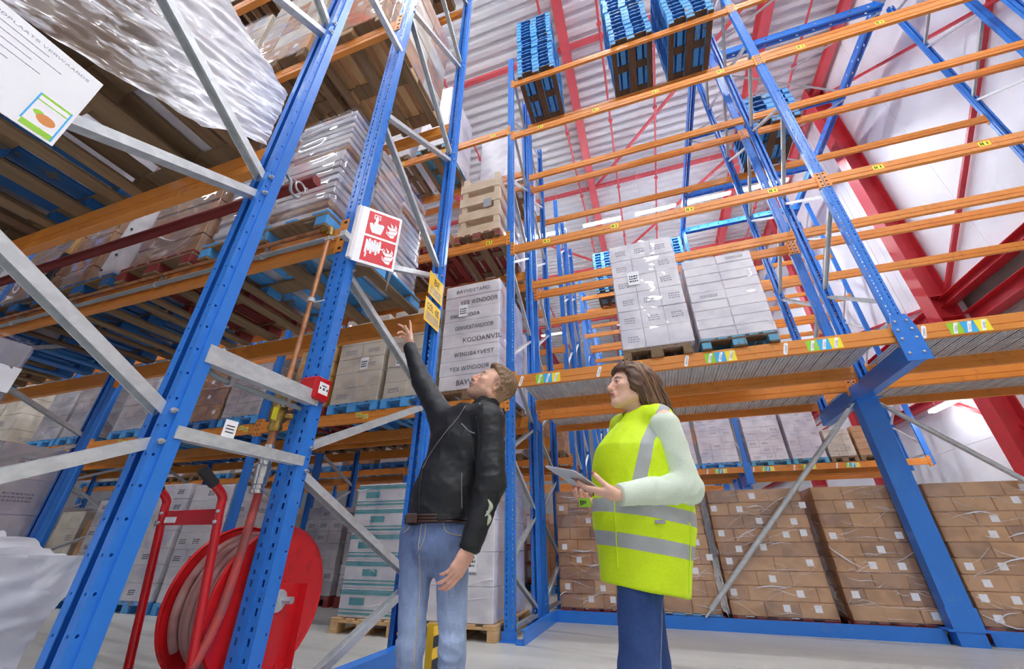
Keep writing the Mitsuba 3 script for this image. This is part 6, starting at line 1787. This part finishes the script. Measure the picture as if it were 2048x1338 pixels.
vb = blend([cone(HEW, WAW, 0.170, 0.198, [0, 1, 0], 0.95), (cone(WAW, CHW, 0.198, 0.205, [0, 1, 0], 0.95), 0.06), (ell(CHW + [-0.05, 0.0, -0.03], [0.17, 0.17, 0.15]), 0.05), (cone(CHW + [0.01, 0, 0.05], (RSH + LSH) / 2 + [-0.0, 0, -0.0], 0.17, 0.10), 0.06), (cone(RSH + [0, -0.05, 0.02], LSH + [-0.008, 0.04, 0.022], 0.072, 0.070), 0.05)])
sh_ax = unit(LSH - RSH)
vf = clip(vb, half([0.527, 1.86, 0.722], unit([-0.165, 0, -1.0])), half(LSH + sh_ax * 0.026, sh_ax), half(RSH + sh_ax * 0.02, -sh_ax))
vn = cone(NK - [-0.005, 0, 0.03], NK + [-0.03, 0, 0.2], 0.070, 0.078)
vv_ = cone(NK + [-0.075, -0.005, -0.045], NK + [-0.11, -0.01, 0.02], 0.012, 0.035)
vf = blend([vf, (vn, -0.008), (vv_, -0.006)])
v, F = net(vf, [0.30, 1.58, 0.66], [0.86, 2.16, 1.49], 0.0062)
v = wrinkle(v, F, [(0.010, stretched([0.6, 0.3, -0.75], 2.5, 10), near([0.5, 1.68, 0.83], 0.13), 51), (0.009, stretched([0.9, 0.1, 0.35], 3, 13), near([0.62, 1.68, 0.82], 0.14), 52), (0.008, stretched([0.8, 0.2, 0.5], 3, 14), near([0.50, 1.70, 1.22], 0.12), 53), (0.007, stretched([0.15, 0, 1], 2, 11), near([0.70, 1.72, 0.80], 0.2), 54), (0.004, iso(9), None, 55)])
person_part('vest', v, F, 'vest', wom)
part('brand_tab', placed(cbox(0.04, 0.004, 0.013, 0.001), W(np.array(on_surface(vb, [[0.565, 2.0, 0.955]], 0.6, 0.006)[0])), rz(24)), 'ink_faint', wom)
vt = [cKDTree(v[:, [0, 2]]), v]
mat('vest_edge', (0.70, 0.92, 0.02), 0.5)
def vseam(name, pts, r=0.004):
    q = on_mesh(vt, resamp(bez(np.c_[np.asarray(pts)[:, 0], np.full(len(pts), 2.0), np.asarray(pts)[:, 1]], 10), 40), 0.0)
    part(name, tube(W(q), r, 6), 'vest_edge', wom, True)
vseam('side_seam', [(0.70, 0.955), (0.69, 0.85), (0.665, 0.72)], 0.0022)
vseam('front_seam', [(0.42, 1.12), (0.41, 0.98), (0.405, 0.80)], 0.0022)
# jeans
def f_jeans_w(p, n, uv):
    l = p.x * EL[0] + p.y * EL[1]
    tw = noise(l * 380, p.y * 380, p.z * 120) * 0.5 + noise(l * 60, p.y * 60, p.z * 14) * 0.5
    return mix(srgb(30, 50, 98), srgb(66, 92, 146), dr.clip(0.25 + 0.5 * noise(l * 8, p.y * 8, p.z * 4), 0, 1)) * (0.8 + 0.4 * tw)
mat('jeans_dark', f_jeans_w, 0.75, spec=0.2)
je = blend([ell(PEW + [0.0, 0, 0.0], [0.12, 0.13, 0.11]), (cone(RH, RKN, 0.086, 0.066), 0.03), (cone(RKN, RAN, 0.064, 0.045), 0.02), (cone(LH, LKN, 0.088, 0.070), 0.03), (cone(LKN, LAN, 0.068, 0.046), 0.02)])
v, F = net(clip(je, half([0, 0, 0.045], [0, 0, -1])), [0.32, 1.66, 0.03], [0.76, 2.12, 0.95], 0.0075)
v = wrinkle(v, F, [(0.004, iso(12), None, 61), (0.006, stretched([1, 0, 0.2], 5, 22), near(LKN, 0.12), 62), (0.006, stretched([1, 0, 0.2], 5, 22), near(RKN, 0.12), 63)])
person_part('jeans', v, F, 'jeans_dark', wom)
_pt = [cKDTree(v[:, [0, 2]]), v]
q = on_mesh(_pt, resamp(bez([(0.56, 2.0, 0.70), (0.535, 2.0, 0.58), (0.515, 2.0, 0.46), (0.50, 2.0, 0.25)], 10), 40), 0.0)
mat('stitch_blue', srgb(120, 144, 190), 0.7)
part('leg_seam', tube(W(q), 0.0018, 5), 'stitch_blue', wom, True)
man_ = man
man = wom
shoe(RAN, [-0.9, -0.3, 0], 'shoe', wom)
shoe(LAN, [-0.95, -0.2, 0], 'shoe', wom)
man = man_
# tablet held in both hands
mat('tablet_back', srgb(186, 188, 194), 0.4, 0.25)
mat('screen_glass', srgb(14, 15, 18), 0.1)
A_ = np.array([0.130, 1.66, 1.158])
e1, e2 = np.array([0.106, -0.1053, -0.0365]), np.array([0.1324, 0.1524, -0.0519])
t = thing('tablet', 'thin silver tablet held in both hands of the woman', 'tablet')
Mt = np.array([unit(e1), unit(e2), unit(np.cross(e1, e2))])
shp = sbox(0.012, 0.012, np.linalg.norm(e1) - 0.012, np.linalg.norm(e2) - 0.012).buffer(0.012, 6)
def tab(poly, d, z, m, nm, sm=False):
    q = flat(poly, d, z)
    p = q.vertices
    part(nm, trimesh.Trimesh(W(A_ + p @ Mt), q.faces, process=False), m, t, sm)
tab(shp, 0.0055, 0, 'tablet_back', 'shell')
tab(shp.buffer(-0.002), 0.0008, 0.0055, 'screen_glass', 'screen')
L1_, L2_ = np.linalg.norm(e1), np.linalg.norm(e2)
tab(shapely.union_all([shapely.affinity.rotate(shapely.affinity.scale(Point(L1_ / 2, L2_ / 2).buffer(0.012), 0.75, 1.0), 0), shapely.affinity.scale(Point(L1_ / 2, L2_ / 2 - 0.016).buffer(0.004), 0.4, 1.0)]).difference(Point(L1_ / 2 + 0.012, L2_ / 2).buffer(0.005)), 0.0005, -0.0005, 'ink', 'emblem')
# bright green badge hanging below the vest front edge beside the hands
t = thing('lanyard_card', 'small green card with dark print hanging by the right hand of the woman', 'card')
part('card', placed(cbox(0.05, 0.003, 0.034, 0.001), W(np.array([0.303, 1.775, 1.032])), rz(20)), 'label_green', t)
part('print', placed(cat([bx(-0.02 + 0.007 * k, -0.016 + 0.007 * k, -0.003, -0.0017, -0.012 + 0.003 * k, 0.008) for k in range(4)]), W(np.array([0.303, 1.775, 1.032])), rz(20)), 'ink', t)

for k in scene:                                                 # flat print, bar codes and slots: joined dashes, not things to pick apart
    if '__' in k and k.split('__')[-1].rstrip('0123456789').rstrip('_') in ('print', 'barcode', 'slots', 'text_lines', 'green_band', 'blue_edge', 'lettering', 'heading', 'black_band', 'sheet_print', 'printed_word', 'flame_pictogram', 'hand_pictogram', 'reel_pictogram', 'symbol', 'emblem', 'logo'):
        labels.setdefault(k, {})['kind'] = 'stuff'
